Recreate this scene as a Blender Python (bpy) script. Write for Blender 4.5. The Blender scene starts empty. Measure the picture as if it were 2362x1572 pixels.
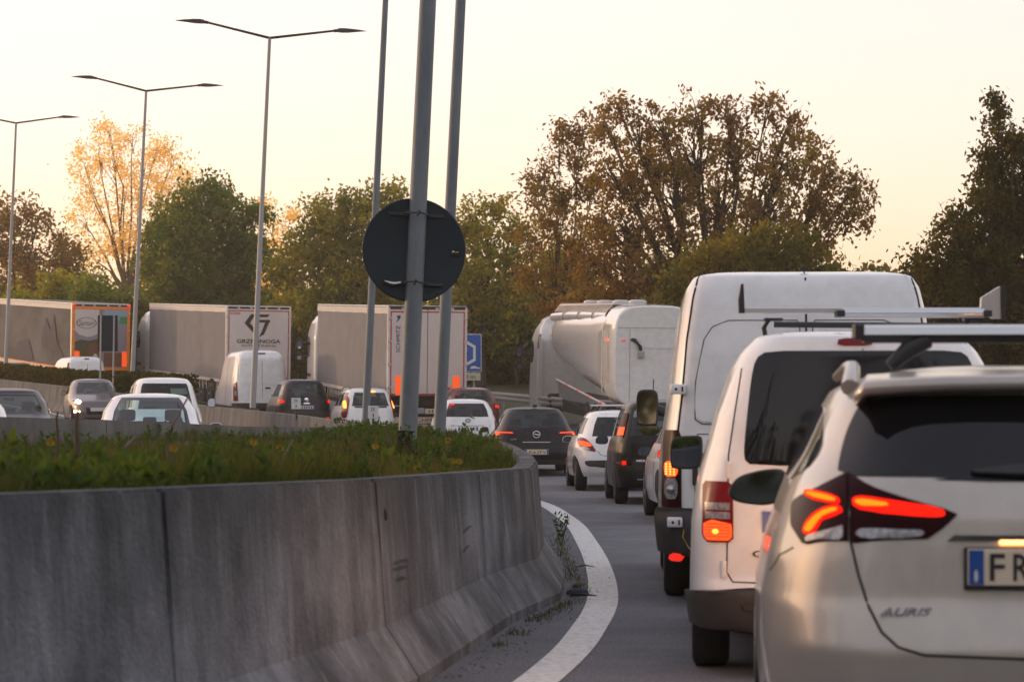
import bpy, bmesh, math, random
import numpy as np
from mathutils import Vector, Matrix
R = math.radians
random.seed(7); RNG = np.random.default_rng(7)
SC = bpy.context.scene
COL = SC.collection
# ------------------------------------------------------------------ camera, sky, sun, exposure
F = 5600.0; CX = 1181.0; HY = 960.0; CH = 1.35      # focal length and horizon of the photograph, in its pixels
cam_d = bpy.data.cameras.new('camera'); cam = bpy.data.objects.new('camera', cam_d); COL.objects.link(cam)
cam.location = (0, 0, CH); cam.rotation_euler = (R(90), 0, 0)
cam_d.sensor_width = 36; cam_d.lens = 36 * F / 2362; cam_d.shift_y = (HY - 786) / 2362
cam_d.clip_start = .1; cam_d.clip_end = 3000
cam_d.dof.use_dof = True; cam_d.dof.focus_distance = 33; cam_d.dof.aperture_fstop = 5.6
SC.camera = cam
SUN_AZ = -62.0; SUN_EL = 4.0                       # degrees from the view axis (minus = left), above the horizon
wd = bpy.data.worlds.new('World'); SC.world = wd; wd.use_nodes = True
nt = wd.node_tree; bg = nt.nodes['Background']
sky = nt.nodes.new('ShaderNodeTexSky'); sky.sky_type = 'NISHITA'; sky.sun_disc = False
sky.sun_elevation = R(SUN_EL); sky.sun_rotation = R(SUN_AZ); sky.altitude = 200
sky.air_density = 1.0; sky.dust_density = 3.0; sky.ozone_density = 1.6
gm = nt.nodes.new('ShaderNodeGamma'); gm.inputs['Gamma'].default_value = .39      # gamma flattens sky contrast, lifting the dome opposite the sun
tn = nt.nodes.new('ShaderNodeVectorMath'); tn.operation = 'MULTIPLY'; tn.inputs[1].default_value = (3.12, 2.42, 2.26)
nt.links.new(sky.outputs[0], gm.inputs['Color']); hs = nt.nodes.new('ShaderNodeHueSaturation'); hs.inputs['Saturation'].default_value = 1.22; nt.links.new(gm.outputs[0], hs.inputs['Color']); nt.links.new(hs.outputs[0], tn.inputs[0]); nt.links.new(tn.outputs[0], bg.inputs[0])
bg.inputs[1].default_value = .15
sun_d = bpy.data.lights.new('sun', 'SUN'); sun_d.energy = .35; sun_d.angle = R(3); sun_d.color = (1, .72, .45)
sun = bpy.data.objects.new('sun', sun_d); COL.objects.link(sun)
_dir = Vector((math.sin(R(SUN_AZ)) * math.cos(R(SUN_EL)), math.cos(R(SUN_AZ)) * math.cos(R(SUN_EL)), math.sin(R(SUN_EL))))
sun.rotation_euler = _dir.to_track_quat('Z', 'Y').to_euler(); sun.location = (-40, 80, 60)
SC.view_settings.view_transform = 'Standard'; SC.view_settings.look = 'None'
SC.view_settings.gamma = 1; SC.view_settings.use_curve_mapping = False; SC.view_settings.exposure = 1.30
SC.cycles.max_bounces = 6; SC.cycles.transparent_max_bounces = 12; SC.cycles.diffuse_bounces = 3
SC.cycles.glossy_bounces = 3; SC.cycles.sample_clamp_indirect = 4; SC.cycles.use_denoising = True

# ------------------------------------------------------------------ helpers
def P(px, py, d): return Vector(((px - CX) * d / F, d, CH - (py - HY) * d / F))
def XP(px, d): return (px - CX) * d / F
def tbl(t): 
    a = np.array(t, float); return lambda v: float(np.interp(v, a[:, 0], a[:, 1]))
M = {}
def mat(name, col, rough=.5, metal=0, coat=0, emis=None, es=0, alpha=None, noise=None, bump=0, bscale=60, spec=None, dark_back=False, trans=0):
    m = bpy.data.materials.new(name); m.use_nodes = True; t = m.node_tree; N = t.nodes; L = t.links
    b = N['Principled BSDF']; out = N['Material Output']
    b.inputs['Base Color'].default_value = (*col, 1); b.inputs['Roughness'].default_value = rough
    b.inputs['Metallic'].default_value = metal; b.inputs['Coat Weight'].default_value = coat
    b.inputs['Coat Roughness'].default_value = .06
    if spec is not None: b.inputs['Specular IOR Level'].default_value = spec
    if emis: b.inputs['Emission Color'].default_value = (*emis, 1); b.inputs['Emission Strength'].default_value = es
    if noise:   # (second colour, scale, detail, (sx,sy,sz))
        tc = N.new('ShaderNodeTexCoord'); mp = N.new('ShaderNodeMapping'); mp.inputs['Scale'].default_value = noise[3] if len(noise) > 3 else (1, 1, 1)
        nz = N.new('ShaderNodeTexNoise'); nz.inputs['Scale'].default_value = noise[1]; nz.inputs['Detail'].default_value = 8; nz.inputs['Roughness'].default_value = noise[2]
        cr = N.new('ShaderNodeValToRGB'); cr.color_ramp.elements[0].position = .36; cr.color_ramp.elements[1].position = .66
        cr.color_ramp.elements[0].color = (*noise[0], 1); cr.color_ramp.elements[1].color = (*col, 1)
        L.new(tc.outputs['Object'], mp.inputs[0]); L.new(mp.outputs[0], nz.inputs['Vector']); L.new(nz.outputs['Fac'], cr.inputs[0]); L.new(cr.outputs[0], b.inputs['Base Color'])
    if bump:
        tc2 = N.new('ShaderNodeTexCoord'); n2 = N.new('ShaderNodeTexNoise'); n2.inputs['Scale'].default_value = bscale; n2.inputs['Detail'].default_value = 6
        bp = N.new('ShaderNodeBump'); bp.inputs['Strength'].default_value = bump; bp.inputs['Distance'].default_value = .02
        L.new(tc2.outputs['Object'], n2.inputs['Vector']); L.new(n2.outputs['Fac'], bp.inputs['Height']); L.new(bp.outputs[0], b.inputs['Normal'])
    if dark_back:
        g = N.new('ShaderNodeNewGeometry'); d = N.new('ShaderNodeBsdfDiffuse'); d.inputs[0].default_value = (.03, .03, .032, 1)
        mx = N.new('ShaderNodeMixShader'); L.new(g.outputs['Backfacing'], mx.inputs[0]); L.new(b.outputs[0], mx.inputs[1]); L.new(d.outputs[0], mx.inputs[2]); L.new(mx.outputs[0], out.inputs[0])
    if alpha is not None:   # tinted see-through glass
        g = N.new('ShaderNodeBsdfTransparent'); g.inputs[0].default_value = (*alpha, 1); gl = N.new('ShaderNodeBsdfGlossy'); gl.inputs['Roughness'].default_value = .03
        gl.inputs[0].default_value = (.95, .97, 1, 1)
        ge = N.new('ShaderNodeNewGeometry'); dt = N.new('ShaderNodeVectorMath'); dt.operation = 'DOT_PRODUCT'; L.new(ge.outputs['Incoming'], dt.inputs[0]); L.new(ge.outputs['Normal'], dt.inputs[1])
        prev = dt.outputs['Value']      # thin pane: Schlick reflection, the same from both sides
        for op, v2 in (('ABSOLUTE', None), ('SUBTRACT', 'inv'), ('POWER', 5.0), ('MULTIPLY_ADD', .85)):
            q = N.new('ShaderNodeMath'); q.operation = op
            if v2 == 'inv': q.inputs[0].default_value = 1; L.new(prev, q.inputs[1])
            else:
                L.new(prev, q.inputs[0])
                if v2 is not None: q.inputs[1].default_value = v2
                if op == 'MULTIPLY_ADD': q.inputs[2].default_value = .045
            prev = q.outputs[0]
        mx = N.new('ShaderNodeMixShader'); L.new(prev, mx.inputs[0]); L.new(g.outputs[0], mx.inputs[1]); L.new(gl.outputs[0], mx.inputs[2]); L.new(mx.outputs[0], out.inputs[0])
    M[name] = m; return m
def paint(name, col, rough=.32, metal=0, coat=.8, dirt=.5, spec=None):
    m = mat(name, col, rough, metal, coat, dark_back=True, spec=spec)
    t = m.node_tree; N = t.nodes; L = t.links; b = N['Principled BSDF']     # faint road dust and uneven tone
    tc = N.new('ShaderNodeTexCoord'); nz = N.new('ShaderNodeTexNoise'); nz.inputs['Scale'].default_value = 5; nz.inputs['Detail'].default_value = 9; nz.inputs['Roughness'].default_value = .65
    cr = N.new('ShaderNodeValToRGB'); cr.color_ramp.elements[0].color = (*[c * .84 + .01 for c in col], 1); cr.color_ramp.elements[1].color = (*col, 1)
    cr.color_ramp.elements[0].position = .3; cr.color_ramp.elements[1].position = .6
    sx = N.new('ShaderNodeSeparateXYZ'); mr = N.new('ShaderNodeMapRange'); mr.inputs[1].default_value = .75; mr.inputs[2].default_value = .2; mr.inputs[3].default_value = 0; mr.inputs[4].default_value = dirt
    mx = N.new('ShaderNodeMixRGB'); mx.inputs[2].default_value = (.16, .135, .11, 1)
    mul = N.new('ShaderNodeMath'); mul.operation = 'MULTIPLY'
    L.new(tc.outputs['Object'], nz.inputs['Vector']); L.new(nz.outputs['Fac'], cr.inputs[0]); L.new(tc.outputs['Object'], sx.inputs[0]); L.new(sx.outputs['Z'], mr.inputs[0])
    L.new(mr.outputs[0], mul.inputs[0]); L.new(nz.outputs['Fac'], mul.inputs[1]); L.new(mul.outputs[0], mx.inputs[0]); L.new(cr.outputs[0], mx.inputs[1]); L.new(mx.outputs[0], b.inputs['Base Color'])
    return m

def tag(o, label=None, cat=None, group=None, kind=None):
    if label: o['label'] = label
    if cat: o['category'] = cat
    if group: o['group'] = group
    if kind: o['kind'] = kind
    return o
def link(name, me, parent=None, m=None, smooth=None):
    if m is not None and not me.materials: me.materials.append(m)
    if smooth is not None: me.polygons.foreach_set('use_smooth', [smooth] * len(me.polygons))
    o = bpy.data.objects.new(name, me); COL.objects.link(o)
    if parent: o.parent = parent
    return o
def mesh(name, v, f, m, parent=None, smooth=False):
    me = bpy.data.meshes.new(name); me.from_pydata([tuple(p) for p in v], [], f); me.update()
    return link(name, me, parent, m, smooth)
def thing(name, label, cat, loc=(0, 0, 0), rz=0, rx=0, group=None):
    o = bpy.data.objects.new(name, None); COL.objects.link(o); o.empty_display_size = .2
    o.location = loc; o.rotation_euler = (rx, 0, rz); return tag(o, label, cat, group)
def box(name, x0, x1, y0, y1, z0, z1, m, parent=None, bev=.0, smooth=False):
    bm = bmesh.new(); bmesh.ops.create_cube(bm, size=1)
    for v in bm.verts: v.co = Vector((x0 + (v.co.x + .5) * (x1 - x0), y0 + (v.co.y + .5) * (y1 - y0), z0 + (v.co.z + .5) * (z1 - z0)))
    if bev: bmesh.ops.bevel(bm, geom=bm.edges[:], offset=bev, segments=2, affect='EDGES', profile=.5)
    bmesh.ops.recalc_face_normals(bm, faces=bm.faces)
    me = bpy.data.meshes.new(name); bm.to_mesh(me); bm.free(); return link(name, me, parent, m, smooth)
def tube_geo(pts, r, n=8, cap=True):
    pts = [Vector(p) for p in pts]; rs = r if isinstance(r, (list, tuple)) else [r] * len(pts)
    v = []; f = []; up0 = None
    for i, p in enumerate(pts):
        t = (pts[min(i + 1, len(pts) - 1)] - pts[max(i - 1, 0)]).normalized()
        up = Vector((0, 0, 1)) if abs(t.z) < .9 else Vector((0, 1, 0))
        a = t.cross(up).normalized(); b = a.cross(t)
        for k in range(n):
            an = 2 * math.pi * k / n; v.append(p + (a * math.cos(an) + b * math.sin(an)) * rs[i])
        if i: f += [((i - 1) * n + k, i * n + k, i * n + (k + 1) % n, (i - 1) * n + (k + 1) % n) for k in range(n)]
    if cap: o_ = len(v); v += v[:n] + v[(len(pts) - 1) * n:len(pts) * n]; f.append(tuple(o_ + k for k in range(n))); f.append(tuple(o_ + n + k for k in range(n - 1, -1, -1)))
    return v, f
def tube(name, pts, r, m, parent=None, n=8):
    v, f = tube_geo(pts, r, n); o = mesh(name, v, f, m, parent, True); o.data.polygons[len(f) - 1].use_smooth = o.data.polygons[len(f) - 2].use_smooth = False; return o
def join_geo(parts):
    V = []; Fc = []
    for v, f in parts:
        o = len(V); V += list(v); Fc += [tuple(i + o for i in q) for q in f]
    return V, Fc
def lathe(name, prof, m, parent=None, n=24, axis='x'):   # prof: (offset along axis, radius)
    v = []; f = []
    for i, (a, r) in enumerate(prof):
        for k in range(n):
            t = 2 * math.pi * k / n; c, s = math.cos(t) * r, math.sin(t) * r
            v.append((a, c, s) if axis == 'x' else ((c, a, s) if axis == 'y' else (c, s, a)))
        if i: f += [((i - 1) * n + k, (i - 1) * n + (k + 1) % n, i * n + (k + 1) % n, i * n + k) for k in range(n)]
    f.append(tuple(range(n))); f.append(tuple((len(prof) - 1) * n + k for k in range(n)))
    o = mesh(name, v, f, m, parent, True)
    bm = bmesh.new(); bm.from_mesh(o.data); bmesh.ops.recalc_face_normals(bm, faces=bm.faces); bm.to_mesh(o.data); bm.free()
    return o
def chaikin(p, it=2):
    for _ in range(it):
        q = []
        for i in range(len(p)):
            a, b = p[i], p[(i + 1) % len(p)]
            q += [(a[0] * .78 + b[0] * .22, a[1] * .78 + b[1] * .22), (a[0] * .22 + b[0] * .78, a[1] * .22 + b[1] * .78)]
        p = q
    return p
def flat(name, pts, y, m, parent, th=.006, plane='xz'):      # extruded flat polygon facing -y (or -x for side)
    n = len(pts)
    if plane == 'xz': v = [(a, y, b) for a, b in pts] + [(a, y + th, b) for a, b in pts]
    else: v = [(y, a, b) for a, b in pts] + [(y + th, a, b) for a, b in pts]
    f = [tuple(range(n)), tuple(range(2 * n - 1, n - 1, -1))] + [(i, i + n, (i + 1) % n + n, (i + 1) % n) for i in range(n)]
    o = mesh(name, v, f, m, parent)
    bm = bmesh.new(); bm.from_mesh(o.data); bmesh.ops.recalc_face_normals(bm, faces=bm.faces); bm.to_mesh(o.data); bm.free()
    return o
def ellipse(cx, cz, rx, rz, n=28): return [(cx + rx * math.cos(2 * math.pi * k / n), cz + rz * math.sin(2 * math.pi * k / n)) for k in range(n)]
def text(name, s, cx, y, cz, w, h, m, parent, vertical=False, bold=0, shear=0, side=1, depth=.003):
    cu = bpy.data.curves.new('t', 'FONT'); cu.body = s; cu.extrude = .01; cu.offset = bold; cu.shear = shear; cu.resolution_u = 3
    to = bpy.data.objects.new('t', cu); COL.objects.link(to)
    me = bpy.data.meshes.new_from_object(to.evaluated_get(bpy.context.evaluated_depsgraph_get()))
    bpy.data.objects.remove(to); bpy.data.curves.remove(cu)
    n = len(me.vertices); a = np.empty(n * 3); me.vertices.foreach_get('co', a); a = a.reshape(-1, 3)
    lo = a.min(0); hi = a.max(0); c = (lo + hi) / 2; e = (hi - lo)
    if not vertical: X = (a[:, 0] - c[0]) / e[0] * w; Z = (a[:, 1] - c[1]) / e[1] * h
    else: Z = (a[:, 0] - c[0]) / e[0] * h; X = -(a[:, 1] - c[1]) / e[1] * w
    Y = -(a[:, 2] - c[2]) / max(e[2], 1e-6) * depth
    b = np.stack([X * side + cx, Y * side + y, Z + cz], 1)
    me.vertices.foreach_set('co', b.ravel()); me.update(); me.name = name; me.materials.clear()
    return link(name, me, parent, m)

# ------------------------------------------------------------------ materials
mat('concrete', (.29, .275, .255), .85, bump=.6, bscale=45)
def concrete_nodes(m, base, dark, ks=1.0):
    t = m.node_tree; N = t.nodes; L = t.links; b = N['Principled BSDF']
    tc = N.new('ShaderNodeTexCoord')
    def nz(sc, scale, det, rough=.6):
        mp = N.new('ShaderNodeMapping'); mp.inputs['Scale'].default_value = sc; n = N.new('ShaderNodeTexNoise')
        n.inputs['Scale'].default_value = scale; n.inputs['Detail'].default_value = det; n.inputs['Roughness'].default_value = rough
        L.new(tc.outputs['Object'], mp.inputs[0]); L.new(mp.outputs[0], n.inputs['Vector']); return n.outputs['Fac']
    st = nz((2.6, 2.6, .35), 1.6, 7, .66); bl = nz((1, 1, 1), 1.1, 7); fi = nz((1, 1, .7), 30, 5); st2 = nz((7, 7, .5), 1.3, 5, .62)
    def ramp(fac, p0, c0, p1, c1):
        r = N.new('ShaderNodeValToRGB'); r.color_ramp.elements[0].position = p0; r.color_ramp.elements[0].color = (*c0, 1)
        r.color_ramp.elements[1].position = p1; r.color_ramp.elements[1].color = (*c1, 1); L.new(fac, r.inputs[0]); return r.outputs[0]
    def mul(a, c, f=1.0):
        x = N.new('ShaderNodeMixRGB'); x.blend_type = 'MULTIPLY'; x.inputs[0].default_value = f; L.new(a, x.inputs[1]); L.new(c, x.inputs[2]); return x.outputs[0]
    c = ramp(bl, .40, tuple(v * .45 for v in base), .60, base)
    c = mul(c, ramp(st, .38, (dark,) * 3, .60, (1, 1, 1)), .55 * ks)
    c = mul(c, ramp(fi, .3, (.78, .78, .78), .7, (1.05, 1.05, 1.05)))
    x = N.new('ShaderNodeMixRGB'); L.new(ramp(st2, .58, (0, 0, 0), .75, (.45, .45, .45)), x.inputs[0]); L.new(c, x.inputs[1]); x.inputs[2].default_value = (.40, .39, .37, 1)
    L.new(x.outputs[0], b.inputs['Base Color'])
concrete_nodes(M['concrete'], (.265, .275, .295), .20)
def run_off(m):     # dark run-off stains that start at the top edge of the barrier
    t = m.node_tree; N = t.nodes; L = t.links; b = N['Principled BSDF']; old = b.inputs['Base Color'].links[0].from_socket
    tc = N.new('ShaderNodeTexCoord'); mp = N.new('ShaderNodeMapping'); mp.inputs['Scale'].default_value = (2.2, 2.2, .12); n = N.new('ShaderNodeTexNoise'); n.inputs['Scale'].default_value = 1.9; n.inputs['Detail'].default_value = 7; n.inputs['Roughness'].default_value = .7
    sx = N.new('ShaderNodeSeparateXYZ'); mr = N.new('ShaderNodeMapRange'); mr.inputs[1].default_value = .25; mr.inputs[2].default_value = 1.05; mr.inputs[3].default_value = -.25; mr.inputs[4].default_value = .22
    ad = N.new('ShaderNodeMath'); ad.operation = 'ADD'; r = N.new('ShaderNodeValToRGB'); r.color_ramp.elements[0].position = .42; r.color_ramp.elements[0].color = (1, 1, 1, 1); r.color_ramp.elements[1].position = .72; r.color_ramp.elements[1].color = (.30, .33, .34, 1)
    x = N.new('ShaderNodeMixRGB'); x.blend_type = 'MULTIPLY'; x.inputs[0].default_value = 1
    L.new(tc.outputs['Object'], mp.inputs[0]); L.new(mp.outputs[0], n.inputs['Vector']); L.new(tc.outputs['Object'], sx.inputs[0]); L.new(sx.outputs['Z'], mr.inputs[0]); L.new(n.outputs['Fac'], ad.inputs[0]); L.new(mr.outputs[0], ad.inputs[1])
    L.new(ad.outputs[0], r.inputs[0]); L.new(old, x.inputs[1]); L.new(r.outputs[0], x.inputs[2]); L.new(x.outputs[0], b.inputs['Base Color'])
run_off(M['concrete'])
mat('concrete_far', (.20, .19, .18), .9, noise=((.10, .10, .095), 1.6, .65, (1.6, 1.6, .5)), spec=.2)
mat('asphalt', (.17, .172, .188), .9, noise=((.11, .112, .124), .8, .72), bump=.5, bscale=170)
t = M['asphalt'].node_tree; b_ = t.nodes['Principled BSDF']   # fine aggregate over the broad patches
_tc = t.nodes.new('ShaderNodeTexCoord'); _n = t.nodes.new('ShaderNodeTexNoise'); _n.inputs['Scale'].default_value = 55; _n.inputs['Detail'].default_value = 3
_r = t.nodes.new('ShaderNodeValToRGB'); _r.color_ramp.elements[0].color = (.5, .5, .5, 1); _r.color_ramp.elements[1].color = (1.6, 1.6, 1.6, 1); _r.color_ramp.elements[0].position = .3; _r.color_ramp.elements[1].position = .75
_x = t.nodes.new('ShaderNodeMixRGB'); _x.blend_type = 'MULTIPLY'; _x.inputs[0].default_value = 1
_old = b_.inputs['Base Color'].links[0].from_socket
t.links.new(_tc.outputs['Object'], _n.inputs['Vector']); t.links.new(_n.outputs['Fac'], _r.inputs[0]); t.links.new(_old, _x.inputs[1]); t.links.new(_r.outputs[0], _x.inputs[2]); t.links.new(_x.outputs[0], b_.inputs['Base Color'])
mat('road_paint', (.72, .70, .67), .7, noise=((.30, .30, .29), 16, .85), bump=.3, bscale=120); M['road_paint'].node_tree.nodes['Color Ramp'].color_ramp.elements[1].position = .52
mat('earth', (.055, .048, .035), .95, noise=((.03, .03, .018), 3, .6))
mat('verge', (.05, .06, .025), .95, noise=((.03, .028, .014), .6, .6))
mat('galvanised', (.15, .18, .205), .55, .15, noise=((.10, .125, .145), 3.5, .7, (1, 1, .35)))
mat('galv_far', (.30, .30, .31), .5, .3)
mat('bitumen', (.016, .013, .016), .9, spec=.1)
mat('sign_back', (.010, .024, .034), .6, noise=((.008, .019, .028), 2.5, .6), spec=.25)
mat('steel_dark', (.03, .03, .033), .5, .4); mat('steel', (.5, .5, .5), .35, .9); mat('aluminium', (.62, .63, .65), .3, .85)
mat('black_plastic', (.018, .018, .02), .5); mat('bumper_plastic', (.020, .020, .023), .6, noise=((.032, .029, .026), 4, .6)); mat('tyre', (.015, .015, .015), .85)
mat('rim', (.35, .35, .36), .35, .7); mat('gap', (.012, .012, .013), .9); mat('chrome', (.75, .75, .76), .15, 1)
mat('gloss_black', (.008, .008, .009), .12, coat=.5); mat('privacy_glass', (.004, .005, .007), .05, spec=.4)
mat('rubber', (.02, .02, .02), .7); mat('interior', (.022, .022, .024), .9); mat('seat_fabric', (.03, .032, .035), .95)
mat('glass', (.5, .5, .5), alpha=(.42, .52, .53)); mat('glass_clear', (.5, .5, .5), alpha=(.66, .80, .80))
mat('mirror', (.42, .48, .55), .03, 1)
paint('white', (.80, .80, .79)); paint('white2', (.76, .76, .76)); paint('pearl', (.46, .42, .37), .32, .45, .7)
paint('graphite', (.008, .007, .012), .34, 0, 0, .03, .28); paint('black_paint', (.003, .003, .004), .28, 0, 0, .05, .25); paint('maroon', (.12, .008, .018), .3, .1, .5)
paint('taupe', (.13, .115, .125), .32, .2, .4, .3); paint('silver', (.42, .42, .43), .32, .5); paint('navy', (.014, .016, .024), .3, .1, 0, .05, .3); paint('truck_white', (.66, .64, .61), .4); paint('tank_white', (.82, .81, .79), .25)
mat('red_lens', (.16, .004, .008), .2, spec=.3); mat('dark_red_lens', (.022, .001, .003), .35, spec=.08)
mat('clear_lens', (.40, .40, .42), .12, .3, coat=.6, noise=((.2, .2, .22), 60, .5))
mat('amber_lens', (.5, .16, .02), .2)
mat('glow_red', (.08, .004, .002), .6, emis=(1, .010, .004), es=.75, spec=0); mat('glow_amber', (.08, .004, .002), .6, emis=(1, .15, .006), es=1.1, spec=0); mat('glow_orange', (.08, .004, .002), .6, emis=(1, .055, .006), es=1.0)
mat('glow_core', (.08, .004, .002), .6, emis=(1, .24, .03), es=1.8)
mat('headlamp2', (1, 1, 1), .2, emis=(1, .45, .18), es=42); mat('headlamp', (1, 1, 1), .2, emis=(1, .62, .32), es=14); mat('plate_lamp', (1, .8, .5), .3, emis=(1, .36, .10), es=1.6)
mat('plate_white', (.72, .60, .45), .45); mat('plate_cool', (.6, .6, .6), .5); mat('plate_blue', (.01, .07, .30), .4); mat('print_black', (.015, .015, .017), .6)
mat('print_navy', (.02, .035, .16), .6); mat('print_red', (.42, .02, .03), .5); mat('refl_orange_glow', (.9, .13, .015), .4, emis=(1, .08, .01), es=.25)  # orange reflectors emit faintly in place of light thrown back
mat('refl_red_glow', (.08, .004, .002), .6, emis=(1, .03, .015), es=.35)  # weak emission stands in for the light red reflectors return
mat('curtain', (.22, .21, .215), .85, noise=((.19, .185, .19), 2, .5), bump=.1, bscale=3)
mat('door_panel', (.62, .54, .50), .5, noise=((.56, .49, .455), 1.2, .6)); mat('orange_trim', (.85, .22, .01), .45)
mat('sign_blue', (.01, .10, .42), .4); mat('sign_white', (.75, .74, .68), .5); mat('sign_cream', (.55, .52, .40), .6); mat('sign_yellow', (.6, .35, .05), .5)
mat('print_green', (.0, .25, .08), .6); mat('print_sky', (.25, .33, .42), .6); mat('print_brown', (.16, .06, .025), .6); mat('print_olive', (.06, .065, .035), .6); mat('print_mauve', (.26, .23, .26), .6)
def leaf_mat(name, c1, c2, c3, tr=.5):
    m = bpy.data.materials.new(name); m.use_nodes = True; t = m.node_tree; N = t.nodes; L = t.links; N.clear()
    out = N.new('ShaderNodeOutputMaterial'); g = N.new('ShaderNodeNewGeometry'); cr = N.new('ShaderNodeValToRGB')
    cr.color_ramp.elements[0].color = (*c1, 1); cr.color_ramp.elements[1].color = (*c3, 1); e = cr.color_ramp.elements.new(.5); e.color = (*c2, 1)
    tc = N.new('ShaderNodeTexCoord'); nz = N.new('ShaderNodeTexNoise'); nz.inputs['Scale'].default_value = .7; nz.inputs['Detail'].default_value = 3
    mx = N.new('ShaderNodeMath'); mx.operation = 'MULTIPLY_ADD'; mx.inputs[1].default_value = .45; m2 = N.new('ShaderNodeMath'); m2.operation = 'MULTIPLY_ADD'; m2.inputs[1].default_value = 2.0; m2.inputs[2].default_value = -.72
    L.new(tc.outputs['Object'], nz.inputs['Vector']); L.new(nz.outputs['Fac'], m2.inputs[0]); L.new(g.outputs['Random Per Island'], mx.inputs[0]); L.new(m2.outputs[0], mx.inputs[2]); L.new(mx.outputs[0], cr.inputs[0])
    d = N.new('ShaderNodeBsdfDiffuse'); tl = N.new('ShaderNodeBsdfTranslucent'); s = N.new('ShaderNodeMixShader'); s.inputs[0].default_value = tr
    br = N.new('ShaderNodeMixRGB'); br.blend_type = 'MULTIPLY'; br.inputs[0].default_value = 1; br.inputs[2].default_value = (2.5, 2.05, .7, 1)
    L.new(cr.outputs[0], d.inputs[0]); L.new(cr.outputs[0], br.inputs[1]); L.new(br.outputs[0], tl.inputs[0]); L.new(d.outputs[0], s.inputs[1]); L.new(tl.outputs[0], s.inputs[2]); L.new(s.outputs[0], out.inputs[0])
    M[name] = m; return m
leaf_mat('leaf_green', (.045, .085, .026), (.10, .15, .040), (.20, .20, .05))
leaf_mat('leaf_olive', (.075, .10, .024), (.17, .185, .036), (.32, .27, .05))
leaf_mat('leaf_moss', (.05, .06, .022), (.11, .11, .032), (.20, .16, .045))
leaf_mat('leaf_brown', (.12, .066, .034), (.185, .12, .05), (.17, .15, .045))
leaf_mat('leaf_gold', (.52, .43, .25), (.64, .53, .33), (.7, .6, .38), .55)
leaf_mat('leaf_dark', (.022, .030, .014), (.05, .055, .02), (.10, .08, .025))
leaf_mat('grass', (.020, .032, .014), (.048, .064, .022), (.12, .11, .05), .35)
leaf_mat('weed', (.022, .048, .020), (.045, .085, .028), (.09, .12, .035), .35)
leaf_mat('hedge_leaf', (.02, .028, .010), (.04, .045, .014), (.08, .06, .02), .35)
mat('bark', (.05, .038, .03), .9); mat('bark_pale', (.16, .11, .075), .9); mat('dry_stem', (.10, .065, .045), .9); mat('petal', (.75, .45, .01), .6, emis=None)
mat('rag', (.02, .03, .045), .8)
# ------------------------------------------------------------------ the lie of the land
zr = tbl([(0, 0), (45, 0), (52, .06), (63, .32), (75, .73), (80, .93), (87, 1.25), (94, 1.62), (104, 2.2), (116, 3.05), (140, 4.6), (200, 7.5)])
zl = tbl([(0, .1), (30, .22), (37, .25), (50, .35), (57, .42), (66, .75), (74, .98), (82, 1.42), (94, 1.95), (112, 3.0), (140, 4.3), (200, 7.2)])
barA = [(-2.7, 5.0), (-2.13, 6.6), (-1.725, 7.8), (-1.37, 9.0), (-.76, 12.1), (-.30, 15.9), (.06, 17.9), (.13, 19.9), (.12, 22), (.06, 24.5), (.0, 28), (-.12, 32), (-.3, 37), (-.9, 42), (-2.1, 48), (-3.9, 55), (-5.9, 63), (-7.6, 70), (-9.4, 76), (-12.6, 84), (-16, 92), (-20.6, 102), (-27, 115), (-33, 126)]
barB = [(-16, 19), (-12, 22.5), (-9.5, 25), (-7, 27.5), (-5.1, 30), (-3.66, 33), (-2.85, 36), (-2.75, 40), (-2.95, 45), (-3.5, 50), (-4.7, 55), (-6.5, 60.5), (-8.3, 66), (-11.4, 74), (-14.7, 82), (-19.8, 94), (-24.5, 103), (-30, 112), (-37, 123)]
zBtop = tbl([(19, 1.55), (25, 1.45), (27.5, 1.38), (30, 1.31), (33, 1.215), (36, 1.19), (45, 1.21), (50, 1.25), (55, 1.37), (66, 1.64), (82, 2.33), (94, 2.79), (112, 3.9), (123, 4.6)])
_za = tbl([(5, 1.12), (7.8, 1.10), (9, 1.085), (12.1, 1.04), (15.9, .99), (18, .97), (22, 1.0), (45, 1.0)])
zAtop = lambda y: _za(y) + (0 if y < 45 else zr(y))
xA = tbl([(b, a) for a, b in barA]); xB = tbl([(b, a) for a, b in barB])
def med(y): return (xA(y) + xB(y)) / 2 if y > 36 else -2.0
def gz(x, y):
    if y < 34: 
        t = min(1, max(0, (-x - 1.5) / 8)); 
    else: t = min(1, max(0, (med(y) - x) / 1.5 + .5))
    return zr(y) * (1 - t) + zl(y) * t
def sheet(name, xs_of_y, ys, dz, m, kind='structure', zf=gz):
    v = []; f = []; n = None
    for j, y in enumerate(ys):
        xs = xs_of_y(y); n = len(xs)
        v += [(x, y, zf(x, y) + dz) for x in xs]
        if j: f += [((j - 1) * n + i, (j - 1) * n + i + 1, j * n + i + 1, j * n + i) for i in range(n - 1)]
    o = mesh(name, v, f, m, None, True); o['kind'] = kind; return o
gx = list(np.concatenate([[-300, -200, -120], np.arange(-80, 81, 4), [120, 200, 300]]))
sheet('ground', lambda y: gx, list(np.concatenate([[-120, -80, -40], np.arange(-20, 221, 4), [260, 300]])), -.12, M['verge'])
ry = list(np.arange(-10, 135, 1.5))
sheet('road', lambda y: [xA(max(y, 8)) - .2 + k * 1.2 for k in range(-8, 13)], ry, 0.0, M['asphalt'])
_lx = tbl([(2, -2.2), (9, -.5), (12.4, .20), (14, .33), (16.1, .58), (18.4, .71), (22.9, .80), (30.2, .80), (37, .55), (42, .0), (48, -1.2), (55, -3.0), (63, -5.0), (76, -8.5), (92, -15), (115, -26)])
def lx(y): return sum(_lx(y + k * .5) for k in range(-4, 5)) / 9
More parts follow.
